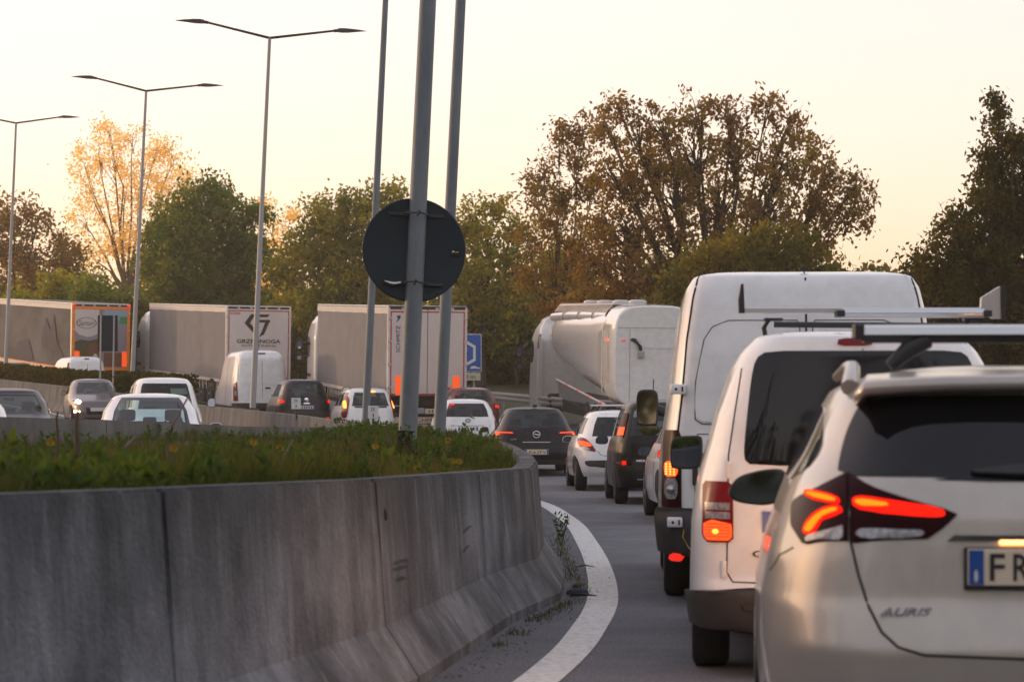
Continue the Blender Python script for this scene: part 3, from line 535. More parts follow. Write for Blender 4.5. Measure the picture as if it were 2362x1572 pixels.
# ------------------------------------------------------------------ vehicle bodies
class Body:
    """closed car shell: horizontal rounded outlines stacked in z; rear bumper at y=0, nose at +y"""
    def __init__(s, H, zr, rear, front, width, nr=4.5, nf=4.0, zmin=.25, sm=.016):
        s.H, s.zr, s.nr, s.nf, s.zmin = H, zr, nr, nf, zmin
        z = np.linspace(zmin - .1, zr + .1, 420); k = max(1, int(sm / (z[1] - z[0])))
        ker = np.hanning(2 * k + 3); ker /= ker.sum()
        def fn(t):
            t = np.array(t, float); v = np.interp(z, t[:, 0], t[:, 1]); v = np.convolve(np.pad(v, k + 1, 'edge'), ker, 'valid')[:len(z)]; return v
        s.z = z; s.r = fn(rear); s.f = fn(front); s.w_ = fn(width); s.yc = float((s.r[-60] + s.f[-60]) / 2)
    def w(s, z): return float(np.interp(z, s.z, s.w_))
    def yr(s, z): return float(np.interp(z, s.z, s.r))
    def yf(s, z): return float(np.interp(z, s.z, s.f))
    def M(s, p, z):
        sg = 1 if p >= 0 else -1; q = min(abs(p), 4)
        if q <= 1: dx, dy = q, -1
        elif q <= 2: dx, dy = 1, q - 2
        elif q <= 3: dx, dy = 1, q - 2
        else: dx, dy = 4 - q, 1
        n = s.nr if dy < 0 else s.nf; k = (abs(dx) ** n + abs(dy) ** n) ** (-1 / n); hl = (s.yc - s.yr(z)) if dy < 0 else (s.yf(z) - s.yc)
        return Vector((sg * s.w(z) * dx * k, s.yc + dy * k * hl, z))
    def pinv(s, t):
        n = s.nr; t = abs(t)
        def g(t): return t / (1 - t ** n) ** (1 / n) if t < 2 ** (-1 / n) else 2 - (t ** -n - 1) ** (1 / n)
        return g(t) if t < .985 else g(.985) + (t - .985) * 4
    def at(s, a, z, mode='x', side=1):
        if mode == 'x': t = a / s.w(z); return s.M(math.copysign(s.pinv(t), a) if a else 0, z)
        if mode == 'f':
            t = min(abs(a / s.w(z)), .985); n = s.nf; y = s.yc + (s.yf(z) - s.yc) * (1 - t ** n) ** (1 / n); return Vector((a, y, z))
        if mode == 's':
            d = a - s.yc; hl = (s.yc - s.yr(z)) if d < 0 else (s.yf(z) - s.yc); n = s.nr if d < 0 else s.nf
            return Vector((side * s.w(z) * (max(0, 1 - min(1, abs(d / hl)) ** n)) ** (1 / n), a, z))
    def pos(s, a, z, mode, side, off):
        e = .004; p = s.at(a, z, mode, side); u = s.at(a + e, z, mode, side) - s.at(a - e, z, mode, side); v = s.at(a, min(z + e, s.zr), mode, side) - s.at(a, z - e, mode, side)
        n = u.cross(v); n = n.normalized() if n.length > 1e-12 else Vector((0, -1, 0))
        if n.dot(p - Vector((0, s.yc, .5))) < 0: n = -n
        return p + n * off
    def build(s, wins, paintm, root, nlev=34, npq=12, glass='glass', sill=None):
        zs = sorted(set([round(float(q), 4) for q in np.linspace(s.zmin, s.zr, nlev)] + [q for w in wins for q in (w[3], w[4])]))
        fw = sorted(q for w in wins for q in (w[3], w[4])); zs = [q for q in zs if q in fw or all(abs(q - k) > .007 for k in fw)]
        pw = sorted(set(q for w in wins for q in (w[1], w[2]))); ps = sorted(set(list(np.round(np.linspace(0, 4, npq * 4 + 1), 4)) + pw + [.9, 1.1, 3.1, 3.05]))
        ps = [q for q in ps if q in pw or q in (0, 4) or all(abs(q - k) > .02 for k in pw)]
        ring = [-q for q in reversed(ps)][:-1] + ps[:-1]      # -4 .. 4 (open, wraps)
        n = len(ring); V = []; Fb = []; G = {}
        for z in zs: V += [s.M(p, z) for p in ring]
        rho = [.985, .96, .925, .88, .82, .74, .62, .45, .22, .04]; y0 = (s.yr(s.zr) + s.yf(s.zr)) / 2
        for q in rho:
            for p in ring: b = s.M(p, s.zr); V.append(Vector((b.x * q, y0 + (b.y - y0) * q, s.zr + (s.H - s.zr) * (1 - q ** 2.6) ** .6)))
        nl = len(zs)
        for j in range(nl + len(rho) - 1):
            for i in range(n):
                i2 = (i + 1) % n; q = (j * n + i, j * n + i2, (j + 1) * n + i2, (j + 1) * n + i); hit = None
                if j < nl - 1:
                    zc = (zs[j] + zs[j + 1]) / 2; pa, pb = ring[i], (ring[i + 1] if i + 1 < n else 4); pc = (pa + pb) / 2
                    for w in wins:
                        if w[3] < zc < w[4]:
                            if w[1] < pc < w[2]: hit = (w[0], 1)
                            elif w[1] < -pc < w[2]: hit = (w[0], -1)
                            if hit and w[1] == 0: hit = (w[0], 0)
                            if hit and w[2] == 4: hit = (w[0], 0)
                            if hit: hit = hit + (w[1],); break
                (G.setdefault(hit, []) if hit else Fb).append(q)
        Fb.append(tuple((nl + len(rho) - 1) * n + i for i in range(n)))
        used = sorted({i for q in Fb for i in q}); mp = {a: b for b, a in enumerate(used)}
        body = mesh('body', [V[i] for i in used], [tuple(mp[i] for i in q) for q in Fb], paintm, root, True)
        for (nm, sd, _), fs in G.items():
            us = sorted({i for q in fs for i in q}); m2 = {a: b for b, a in enumerate(us)}
            cy = Vector((0, s.yc, .8)); vv = [V[i] + (Vector((0, V[i].y, .8)) * 0 + (cy - V[i]).normalized() * .004) for i in us]
            mesh(nm, vv, [tuple(m2[i] for i in q) for q in fs], M[glass], root, True)
        # underbody closes the shell below
        zb = s.zmin + .03; V2 = [s.M(p, s.zmin + .02) * 1 for p in ring]; V2 = [Vector((v.x * .97, s.yc + (v.y - s.yc) * .985, zb)) for v in V2]
        mesh('underbody', V2, [tuple(range(len(V2) - 1, -1, -1))], M['rubber'], root)
        return body
def patch(B, name, poly, off, m, parent, mode='x', rows=8, cols=10, rnd=0, side=1, sk=.008):
    if rnd: poly = chaikin(poly, rnd)
    zs = [p[1] for p in poly]; z0, z1 = min(zs), max(zs); e = (z1 - z0) * .004; V = []; Fc = []; S = []
    for j in range(rows + 1):
        z = z0 + e + (z1 - z0 - 2 * e) * (.5 - .5 * math.cos(math.pi * j / rows) if rnd else j / rows); xs = []
        for i in range(len(poly)):
            (a, za), (b, zb) = poly[i], poly[(i + 1) % len(poly)]
            if (za - z) * (zb - z) <= 0 and za != zb: xs.append(a + (b - a) * (z - za) / (zb - za))
        a, b = (min(xs), max(xs)) if xs else (0, 0)
        for i in range(cols + 1): u = a + (b - a) * i / cols; V.append(B.pos(u, z, mode, side, off)); S.append((u, z))
    n = cols + 1; Fc = [(j * n + i, j * n + i + 1, (j + 1) * n + i + 1, (j + 1) * n + i) for j in range(rows) for i in range(cols)]
    bd = [i for i in range(n)] + [j * n + cols for j in range(1, rows + 1)] + [rows * n + i for i in range(cols - 1, -1, -1)] + [j * n for j in range(rows - 1, 0, -1)]
    o0 = len(V); V += [B.pos(*S[i], mode, side, min(off - .001, -sk)) for i in bd]; k = len(bd)
    Fc += [(bd[i], bd[(i + 1) % k], o0 + (i + 1) % k, o0 + i) for i in range(k)]
    o = mesh(name, V, Fc, M[m] if isinstance(m, str) else m, parent, True)
    bm = bmesh.new(); bm.from_mesh(o.data); bmesh.ops.recalc_face_normals(bm, faces=bm.faces); bm.faces.ensure_lookup_table()
    q = bm.faces[(rows // 2) * cols + cols // 2]; e_ = q.calc_center_median() - B.at(*S[(rows // 2) * n + cols // 2], mode, side)
    if q.normal.dot(B.pos(*S[(rows // 2) * n + cols // 2], mode, side, .1) - B.at(*S[(rows // 2) * n + cols // 2], mode, side)) < 0: bmesh.ops.reverse_faces(bm, faces=bm.faces)
    for ed in bm.edges:
        if len(ed.link_faces) == 2 and ed.calc_face_angle(0) > .7: ed.smooth = False
    bm.to_mesh(o.data); bm.free(); return o
def patch2(B, name, poly, *a, **k):
    x = patch(B, name, poly, *a, **k); y = patch(B, name, [(-u, z) for u, z in poly], *a, **k); return x, y
def seam(B, pts, r, parent, mode='x', name='panel_gap', m='gap', off=0.0, side=1, sub=6):
    q = []
    for i in range(len(pts) - 1):
        for k in range(sub): t = k / sub; q.append((pts[i][0] + (pts[i + 1][0] - pts[i][0]) * t, pts[i][1] + (pts[i + 1][1] - pts[i][1]) * t))
    q.append(pts[-1]); return tube(name, [B.pos(a, z, mode, side, off) for a, z in q], r, M[m], parent, 6)
TY = {}
def wheel(root, x, y, r, tw=.2, rimm='rim', z=None):
    key = (round(r, 3), tw)
    s = 1 if x > 0 else -1
    def make(nm, prof, m):
        k = (nm,) + key + (s,)
        if k not in TY: o = lathe(nm, [(a * s, b) for a, b in prof], m); TY[k] = o.data; COL.objects.unlink(o); bpy.data.objects.remove(o)
        return TY[k]
    t = link('wheel', make('wheel', [(tw / 2, r * .62), (tw / 2, r * .9), (tw / 2 - .02, r), (-tw / 2 + .02, r), (-tw / 2, r * .9), (-tw / 2, r * .62)], M['tyre']), root); t.location = (x - s * tw / 2, y, z if z is not None else r)
    link('rim', make('rim', [(tw / 2 + .004, r * .1), (tw / 2 - .03, r * .2), (tw / 2 - .02, r * .5), (tw / 2 + .003, r * .62), (tw / 2 - .05, r * .6), (0, r * .6)], M[rimm]), t)
    return t
def door_mirror(root, c, w, h, side, housing='black_plastic', arm=None, poly=None, depth=.10, gname='mirror_glass', yaw=R(-7), gs=.88):
    poly = poly or [(-.5, -.32), (-.42, .28), (-.15, .5), (.35, .5), (.5, .25), (.5, -.3), (.3, -.5), (-.25, -.5)]
    pl = chaikin([(a * w * (-side if poly is None else 1), b * h) for a, b in poly], 2)
    n = len(pl); V = []; Fc = []
    for (y, s) in ((-depth * .5, .94), (-depth * .48, 1.0), (0, 1.0), (depth * .35, .86), (depth * .5, .5)): V += [(a * s, y, b * s) for a, b in pl]
    for j in range(4): Fc += [(j * n + i, j * n + (i + 1) % n, (j + 1) * n + (i + 1) % n, (j + 1) * n + i) for i in range(n)]
    Fc += [tuple(range(n - 1, -1, -1)), tuple(4 * n + i for i in range(n))]
    o = mesh('door_mirror', V, Fc, M[housing], root, True); o.location = c; o.rotation_euler = (0, 0, yaw)
    bm = bmesh.new(); bm.from_mesh(o.data); bmesh.ops.recalc_face_normals(bm, faces=bm.faces); bm.to_mesh(o.data); bm.free()
    g = flat(gname, [(a * gs, b * gs) for a, b in pl], -depth * .5 - .004, M['mirror'], o, .003)
    if arm is not None: tube('mirror_arm', [Vector(c), Vector(c) + Vector(arm)], [h * .16, h * .13], M['black_plastic'], root, 8)
    return o
def seats(root, B, yf_=None, rear=True, hw=.36, z0=.42, hb=.60, ys=None, driver=True):
    y1 = B.yc + .15 if yf_ is None else yf_
    def seat(x, y, w, hr=True):
        s = box('seat', x - w, x + w, y - .07, y + .09, z0, z0 + hb, M['seat_fabric'], root, .05, True)
        if hr: h = box('headrest', x - .13, x + .13, y - .05, y + .05, z0 + hb + .02, z0 + hb + .20, M['seat_fabric'], s, .04, True)
        return s
    seat(-hw, y1, .25); seat(hw, y1, .25)
    if rear:
        s = box('rear_seat', -.58, .58, y1 - .95, y1 - .80, z0, z0 + hb - .06, M['seat_fabric'], root, .05, True)
        for x in (-.42, 0, .42): box('headrest', x - .11, x + .11, y1 - .95, y1 - .87, z0 + hb - .05, z0 + hb + .08, M['seat_fabric'], s, .03, True)
    box('cabin_floor', -.6, .6, .5, B.yf(.8) - .3, z0 - .06, z0 - .02, M['interior'], root)
    box('dashboard', -.62, .62, B.yf(1.0) - .55, B.yf(1.0) - .2, z0, .93, M['interior'], root, .04)
    if driver: 
        tube('steering_wheel', [(-hw + .18 * math.cos(a), B.yf(1.0) - .62, .92 + .18 * math.sin(a)) for a in np.linspace(0, 6.28, 17)], .014, M['interior'], root, 6)
    box('rear_view_mirror', -.11, .11, B.yf(B.zr - .1) - .10, B.yf(B.zr - .1) - .07, B.zr - .17, B.zr - .11, M['gloss_black'], root, .01)
def plate(B, root, cx, z, m='plate_white', txt=None, h=.11, w=.52, sc=1, right_blue=True, illegible=True, y=None, bm_='plate_blue'):
    y = (B.yr(z) if y is None else y) - .02
    p = box('number_plate', cx - w / 2, cx + w / 2, y - .006, y + .03, z - h / 2, z + h / 2, M[m], root, .003)
    box('blue_band', cx - w / 2 + .002, cx - w / 2 + .045, y - .009, y - .007, z - h / 2 + .002, z + h / 2 - .002, M[bm_], p)
    if right_blue: box('blue_band', cx + w / 2 - .045, cx + w / 2 - .002, y - .009, y - .007, z - h / 2 + .002, z + h / 2 - .002, M[bm_], p)
    if txt: text('plate_characters', txt, cx, y - .009, z, w - .13, h * .68, M['print_black'], p)
    elif illegible:
        for k in range(5): box('plate_mark', cx - .17 + k * .075, cx - .135 + k * .075, y - .009, y - .0075, z - h * .3, z + h * .3, M['print_black'], p)
    return p
def arch(B, root, yw, r, side):
    pts = [(yw + (r + .05) * math.cos(a), max(B.zmin - .02, r + (r + .05) * math.sin(a))) for a in np.linspace(-.25, math.pi + .25, 15)]
    return patch(B, 'wheel_arch', pts, .0035, 'gap', root, 's', 8, 8, 0, side)
def aerial(root, B, y, h=.12, x=0): tube('aerial', [(x, y, B.H - .02), (x, y - h * .5, B.H + h)], .008, M['black_plastic'], root, 6)
def local(root, px, py, d):
    mt = Matrix.Translation(root.location) @ root.rotation_euler.to_matrix().to_4x4(); return mt.inverted() @ P(px, py, d)
HW = [('rear_window', 0, .80, 1.0, 1.34), ('windscreen', 3.13, 4, .98, 1.36), ('side_window', 1.28, 1.62, 1.06, 1.32), ('side_window', 1.67, 2.12, 1.0, 1.34), ('side_window', 2.17, 2.72, 1.0, 1.34)]
def std(L=4.1, H=1.48, W=.87, rake=.42, wr=.60, wb=.82, nr=4.5, zmin=.24, zr=None, hood=.95):
    k = H / 1.48; zr = zr or H - .085
    return Body(H, zr, [(.2, .12), (.33, .03), (.5, 0), (.7, .02), (.78, .06), (.95, .10), (1.02 * k, .14), (zr - .03, .14 + rake), (zr, .14 + rake + .05)],
                [(.2, L - .1), (.4, L), (.6, L - .02), (.75, L - .12), (.85 * k, L - .5), (.95 * k, L - hood), (1.0 * k, L - hood - .12), (zr - .02, L - hood - .12 - .75), (zr, L - hood - .95)],
                [(.2, W * .93), (.4, W * .99), (.6, W), (.8, W * .985), (.95 * k, wb), (1.02 * k, wb - .03), (1.2 * k, wb * .53 + wr * .50), (zr - .09, wr + .05), (zr - .03, wr + .01), (zr, wr - .03)], nr, 4, zmin, .02)
def carbase(label, loc, rz, B, paintm, wins, group, seats_=True, wh=(.75, None, .31), glass='glass', rx=0, cat='car', name='parked_car', npq=12, nlev=34, rims=True):
    root = thing(name, label, cat, loc, R(rz), rx, group); B.build(wins, M[paintm], root, nlev, npq, glass)
    if seats_: seats(root, B, z0=.42 * B.H / 1.48, hb=.60 * B.H / 1.48)
    yr_, yf_, r = wh; yf_ = yf_ or B.yf(.5) - .85; w = B.w(r) - .005
    for y in (yr_, yf_):
        for s in (-1, 1): wheel(root, s * w, y, r); arch(B, root, y, r, s)
    return root
QG = 'vehicles queueing in the traffic jam'
def gl(px, d, base=None): x = XP(px, d); return (x, d, gz(x, d) if base is None else base)

# ---- 1 silver-gold estate at the right edge
A = Body(1.545, 1.44, [(.15, .10), (.30, .03), (.45, 0), (.62, .0), (.70, .025), (.78, .05), (.95, .07), (1.05, .085), (1.13, .12), (1.16, .155), (1.40, .33), (1.44, .40)],
         [(.2, 3.8), (.4, 3.9), (.6, 3.88), (.75, 3.78), (.88, 3.4), (1.0, 2.95), (1.05, 2.85), (1.42, 2.1), (1.44, 2.0)],
         [(.15, .85), (.4, .90), (.6, .908), (.75, .902), (.9, .872), (1.05, .826), (1.15, .79), (1.24, .736), (1.32, .70), (1.40, .665), (1.44, .64)], 4.6, 4, .2, .02)
est = thing('estate_car', 'pearl silver estate car at the right edge with bright angular red tail lamps', 'car', (1.695, 7.6, -.012), R(-5), 0, QG)
A.build([], M['pearl'], est, 70, 26)
patch(A, 'rear_window', [(-.648, 1.165), (-.655, 1.19), (-.625, 1.30), (-.585, 1.385), (-.56, 1.418), (-.4, 1.43), (.4, 1.43), (.56, 1.418), (.585, 1.385), (.625, 1.30), (.655, 1.19), (.648, 1.165), (0, 1.15)], .004, 'privacy_glass', est, rows=14, cols=24, rnd=1)
# spoiler shadowing the top of the window
sp_ = [(-.60, 1.425, .33), (-.57, 1.455, .27), (-.3, 1.468, .245), (0, 1.472, .24), (.3, 1.468, .245), (.57, 1.455, .27), (.60, 1.425, .33)]
V = []; Fc = []
for (x, z, y) in sp_: V += [(x, y, z + .012), (x, y + .006, z - .018), (x * .97, y + .20, z - .03), (x * .95, y + .34, z + .05)]
for i in range(6): Fc += [(4 * i + k, 4 * i + (k + 1) % 4, 4 * i + 4 + (k + 1) % 4, 4 * i + 4 + k) for k in range(4)]
Fc += [(3, 2, 1, 0), (24, 25, 26, 27)]
o = mesh('spoiler', V, Fc, M['pearl'], est, True)
bm = bmesh.new(); bm.from_mesh(o.data); bmesh.ops.recalc_face_normals(bm, faces=bm.faces); bm.to_mesh(o.data); bm.free()
for s, tg in ((-1, ''), (1, '')):
    S = lambda q: [(s * -a, b) for a, b in q]
    lp = patch(A, 'tail_lamp', S([(-.765, 1.10), (-.795, 1.07), (-.80, 1.0), (-.765, .945), (-.63, .958), (-.626, 1.175), (-.70, 1.135)]), .010, 'dark_red_lens', est, rows=14, cols=12)
    lq = patch(A, 'tail_lamp', S([(-.618, 1.175), (-.56, 1.135), (-.42, 1.09), (-.285, 1.055), (-.33, 1.01), (-.385, .972), (-.618, .957)]), .010, 'dark_red_lens', est, rows=14, cols=12)
    patch(A, 'led_bar', S([(-.755, 1.122), (-.65, 1.102), (-.645, 1.072), (-.748, 1.088)]), .015, 'glow_red', lp, rnd=2, rows=6)
    patch(A, 'led_core', S([(-.746, 1.114), (-.66, 1.097), (-.657, 1.080), (-.743, 1.096)]), .017, 'glow_amber', lp, rnd=2, rows=5)
    patch(A, 'led_bar', S([(-.762, .978), (-.752, 1.012), (-.725, 1.045), (-.69, 1.067), (-.645, 1.074), (-.64, 1.045), (-.70, 1.03), (-.715, 1.0), (-.735, .972)]), .015, 'glow_red', lp, rnd=1, rows=10)
    patch(A, 'led_core', S([(-.755, .985), (-.745, 1.010), (-.720, 1.038), (-.69, 1.058), (-.655, 1.064), (-.652, 1.055), (-.70, 1.040), (-.722, 1.006), (-.738, .982)]), .017, 'glow_amber', lp, rnd=1, rows=10)
    patch(A, 'led_bar', S([(-.61, 1.108), (-.46, 1.085), (-.33, 1.066), (-.325, 1.04), (-.45, 1.045), (-.61, 1.058)]), .015, 'glow_red', lq, rnd=2, rows=8)
    patch(A, 'led_core', S([(-.60, 1.094), (-.50, 1.082), (-.50, 1.071), (-.60, 1.071)]), .018, 'glow_amber', lq, rnd=1, rows=4)
    patch(A, 'reversing_lens', S([(-.60, 1.0), (-.54, 1.005), (-.52, .998), (-.45, .998), (-.42, 1.005), (-.385, .995), (-.41, .975), (-.60, .968)]), .015, 'clear_lens', lq, rnd=1, rows=5)
    patch(A, 'side_lens', S([(-.755, .97), (-.64, 1.01), (-.64, .965), (-.75, .952)]), .015, 'clear_lens', lp, rows=5)
seam(A, [(-.622, 1.18), (-.622, .96), (-.60, .86), (-.57, .76), (-.53, .68), (-.48, .635), (-.40, .612), (0, .600), (.40, .612), (.48, .635), (.53, .68), (.57, .76), (.60, .86), (.622, .96), (.622, 1.18)], .0048, est)
patch(A, 'plate_recess', [(-.325, .965), (-.30, .99), (.30, .99), (.325, .965), (.29, .83), (.24, .80), (-.24, .80), (-.29, .83)], .002, 'pearl', est, rows=8, cols=16, rnd=1)
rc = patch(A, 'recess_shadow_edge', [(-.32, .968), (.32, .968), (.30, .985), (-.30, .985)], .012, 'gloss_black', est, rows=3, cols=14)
pl = box('number_plate', -.262, .262, A.yr(.89) - .032, A.yr(.89) - .01, .83, .945, M['plate_white'], est, .003)
box('plate_frame', -.272, .272, A.yr(.89) - .026, A.yr(.89) - .006, .815, .95, M['steel_dark'], pl, .004)
yp = A.yr(.89) - .0345
box('blue_band', -.258, -.212, yp, yp + .002, .833, .942, M['plate_blue'], pl); flat('country_mark', ellipse(-.236, .86, .006, .02, 14), yp - .001, M['plate_cool'], pl, .001)
text('plate_characters', 'F', -.170, yp, .888, .046, .085, M['print_black'], pl, bold=.008); text('plate_characters', 'R', -.095, yp, .888, .050, .085, M['print_black'], pl, bold=.008)
box('plate_lamp', -.16, -.07, A.yr(.97) - .025, A.yr(.97) - .004, .957, .972, M['plate_lamp'], est, .004)
text('model_badge', 'AURIS', -.455, A.at(-.455, .745).y - .006, .745, .165, .026, M['chrome'], est, shear=.35, bold=.02, depth=.008)
ou = est.children[-1]; ou.rotation_euler = (0, 0, 0); ou.data.materials[0] = M['steel_dark']
seam(A, [(-.80, .93), (-.84, .90), (-.87, .84)], .003, est); seam(A, [(.80, .93), (.84, .90), (.87, .84)], .003, est)
patch(A, 'wiper_cover', [(-.30, 1.172), (-.10, 1.20), (.22, 1.215), (.25, 1.19), (.1, 1.165)], .02, 'black_plastic', est, rnd=1, cols=14)
for z, a in ((.50, .35), ):
    patch(A, 'lower_bumper', [(-.55, .38), (-.48, .46), (.48, .46), (.55, .38), (.5, .2), (-.5, .2)], .006, 'bumper_plastic', est, rows=6, cols=16, rnd=1)
for s in (-1, 1): patch(A, 'side_window', [(.52, 1.19), (.60, 1.30), (1.0, 1.40), (2.0, 1.40), (2.5, 1.20), (1.5, 1.14), (.8, 1.14)], .004, 'privacy_glass', est, 's', 10, 16, 1, s)
r0_ = tube('roof_rail', [(-.60, .62, 1.46), (-.585, .75, 1.53), (-.57, 1.4, 1.545), (-.575, 2.1, 1.52)], [.032, .026, .022, .02], M['pearl'], est, 10)
r1_ = tube('roof_rail', [(.60, .62, 1.46), (.585, .75, 1.53), (.57, 1.4, 1.545), (.575, 2.1, 1.52)], [.032, .026, .022, .02], M['pearl'], est, 10)
# roof bar of the estate
rb = thing('roof_bar', 'blurred aluminium roof bar clamped on the silver estate, reaching out of the picture', 'roof bar', (0, 0, 0))
e0 = P(1990, 762, 8.75); e1 = e0 + Vector((1.28, -.11, 0.0)); tt = (e1 - e0).normalized()
V, Fc = [], []
for q in (e0, e1):
    for (dy, dz) in ((-.035, -.016), (-.03, .012), (0, .02), (.03, .012), (.035, -.016)): V.append((q.x, q.y + dy, q.z + dz))
Fc = [(i, (i + 1) % 5, 5 + (i + 1) % 5, 5 + i) for i in range(5)]
mesh('bar', V, Fc, M['aluminium'], rb, False)
box('end_cap', e0.x - .035, e0.x + .002, e0.y - .04, e0.y + .04, e0.z - .034, e0.z + .024, M['black_plastic'], rb, .008)
box('rubber_strip', e0.x, e1.x, e0.y - .034, e0.y + .02, e0.z - .045, e0.z - .0165, M['black_plastic'], rb)
for dx in (.13, 1.12):
    q = e0 + tt * dx; sg_ = 1 if dx < .5 else -1
    tube('bar_foot', [q + Vector((.10 * sg_, 0, -.03)), q + Vector((.03 * sg_, -.01, -.07)), q + Vector((-.035 * sg_, -.01, -.13))], [.036, .034, .022], M['black_plastic'], rb, 8)
door_mirror(est, local(est, 1750, 1122, 10.2), .25, .155, -1, poly=[(-.5, -.12), (-.32, .30), (.1, .48), (.42, .5), (.52, .2), (.36, -.42), (.1, -.5), (-.38, -.4)], arm=(.14, .05, -.02), depth=.14, yaw=R(-9))
for s in (-1, 1):
    for y in (.8, 3.2): wheel(est, s * .89, y, .32)
    patch(A, 'headlamp', [(s * .5, .62), (s * .8, .64), (s * .8, .74), (s * .5, .72)], .006, 'headlamp2', est, 'f', 4, 6)

# ---- 2 white small van with rack (dirty rear doors)
B = Body(1.815, 1.76, [(.2, .05), (.3, .01), (.45, 0), (.52, .03), (.9, .035), (1.05, .045), (1.3, .07), (1.69, .12), (1.76, .16)],
         [(.2, 4.0), (.4, 4.1), (.7, 4.05), (.95, 3.5), (1.05, 3.2), (1.7, 2.4), (1.73, 2.3)],
         [(.2, .86), (.42, .895), (.8, .885), (1.0, .855), (1.2, .80), (1.35, .76), (1.6, .675), (1.70, .615), (1.76, .55)], 7.5, 5, .3, .02)
sv = thing('small_van', 'small white van with dark rear window and ladder rack, directly ahead of the estate', 'van', (1.80, 12.4, 0), R(-4.5), 0, QG)
B.build([], M['white'], sv, 60, 24)
patch(B, 'rear_window', [(-.615, 1.12), (-.60, 1.30), (-.565, 1.60), (-.53, 1.675), (-.45, 1.69), (.45, 1.69), (.53, 1.675), (.565, 1.60), (.60, 1.30), (.615, 1.12), (.56, 1.095), (-.56, 1.095)], .004, 'privacy_glass', sv, rows=14, cols=20, rnd=2)
seam(B, [(-.555, 1.745), (-.62, 1.60), (-.66, 1.35), (-.69, 1.15), (-.70, .55), (-.67, .50), (-.3, .49), (0, .485), (.3, .49), (.67, .50), (.70, .55), (.69, 1.15), (.66, 1.35), (.62, 1.60), (.555, 1.745)][1:-1], .0042, sv)
seam(B, [(0, 1.70), (0, 1.4)], .003, sv); seam(B, [(0, 1.1), (0, .49)], .004, sv)
for s in (-1, 1):
    S = lambda q: [(s * -a, b) for a, b in q]
    ln = patch(B, 'tail_lamp', S([(-.815, 1.0), (-.80, 1.015), (-.69, 1.015), (-.668, .99), (-.665, .72), (-.69, .70), (-.79, .70), (-.82, .73)]), .010, 'red_lens', sv, rows=14, cols=8)
    patch(B, 'indicator_lens', S([(-.80, .905), (-.68, .905), (-.68, .868), (-.80, .868)]), .014, 'clear_lens', ln, rows=4)
    patch(B, 'fog_lens', S([(-.80, .858), (-.68, .858), (-.68, .822), (-.80, .822)]), .014, 'clear_lens', ln, rows=4)
    patch(B, 'lit_lamp', S([(-.808, .80), (-.77, .815), (-.70, .812), (-.672, .795), (-.672, .73), (-.69, .712), (-.79, .712), (-.808, .735)]), .014, 'glow_orange', ln, rows=6)
    patch(B, 'lit_core', S([(-.765, .77), (-.735, .77), (-.735, .745), (-.765, .745)]), .018, 'glow_core', ln, rows=3, rnd=2)
    for k in range(5): patch(B, 'lens_rib', S([(-.80, .797 - k * .016), (-.68, .797 - k * .016), (-.68, .794 - k * .016), (-.80, .794 - k * .016)]), .0165, 'red_lens', ln, rows=1, cols=6)
    for zc in (1.075, .565):
        x0 = s * (.715 - (.02 if zc > 1 else 0)); p_ = B.at(x0, zc); h_ = box('hinge', p_.x - .014, p_.x + .014, p_.y - .02, p_.y + .01, zc - .042, zc + .042, M['white2'], sv, .006)
        box('hinge_pin', p_.x - .005, p_.x + .005, p_.y - .026, p_.y - .018, zc - .045, zc + .045, M['white2'], h_)
patch(B, 'high_brake_lamp', [(-.125, 1.745), (-.13, 1.715), (.05, 1.715), (.045, 1.745)], .02, 'red_lens', sv, rows=3, rnd=1)
patch(B, 'bumper', [(-.93, .455), (-.3, .47), (.3, .47), (.93, .455), (.93, .33), (.86, .24), (-.86, .24), (-.93, .33)], .03, 'bumper_plastic', sv, rows=10, cols=26, rnd=1, sk=.02)
patch(B, 'bumper_step', [(-.62, .40), (.62, .40), (.6, .36), (-.6, .36)], .05, 'black_plastic', sv, rows=4, cols=16)
plt = plate(B, sv, -.26, .81, 'plate_cool', None, illegible=False); 
patch(B, 'plate_recess', [(-.56, .90), (.04, .90), (.04, .74), (-.56, .74)], .003, 'white2', sv, rows=4, rnd=1)
text('maker_badge', 'CITROEN', -.38, B.yr(.65) - .01, .645, .38, .034, M['steel_dark'], sv, bold=.02)
door_mirror(sv, local(sv, 1585, 1042, 15.4), .205, .215, -1, poly=[(-.48, -.42), (-.5, .2), (-.38, .46), (.4, .5), (.5, .38), (.47, -.36), (.35, -.5), (-.35, -.5)], arm=(.16, .03, -.06), depth=.12, yaw=R(-9))
for s in (-1, 1):
    for y in (.75, 3.3): wheel(sv, s * .88, y, .315)
    patch(B, 'side_window', [(2.2, 1.12), (2.25, 1.62), (2.9, 1.62), (3.3, 1.15)], .004, 'privacy_glass', sv, 's', 8, 8, 1, s)
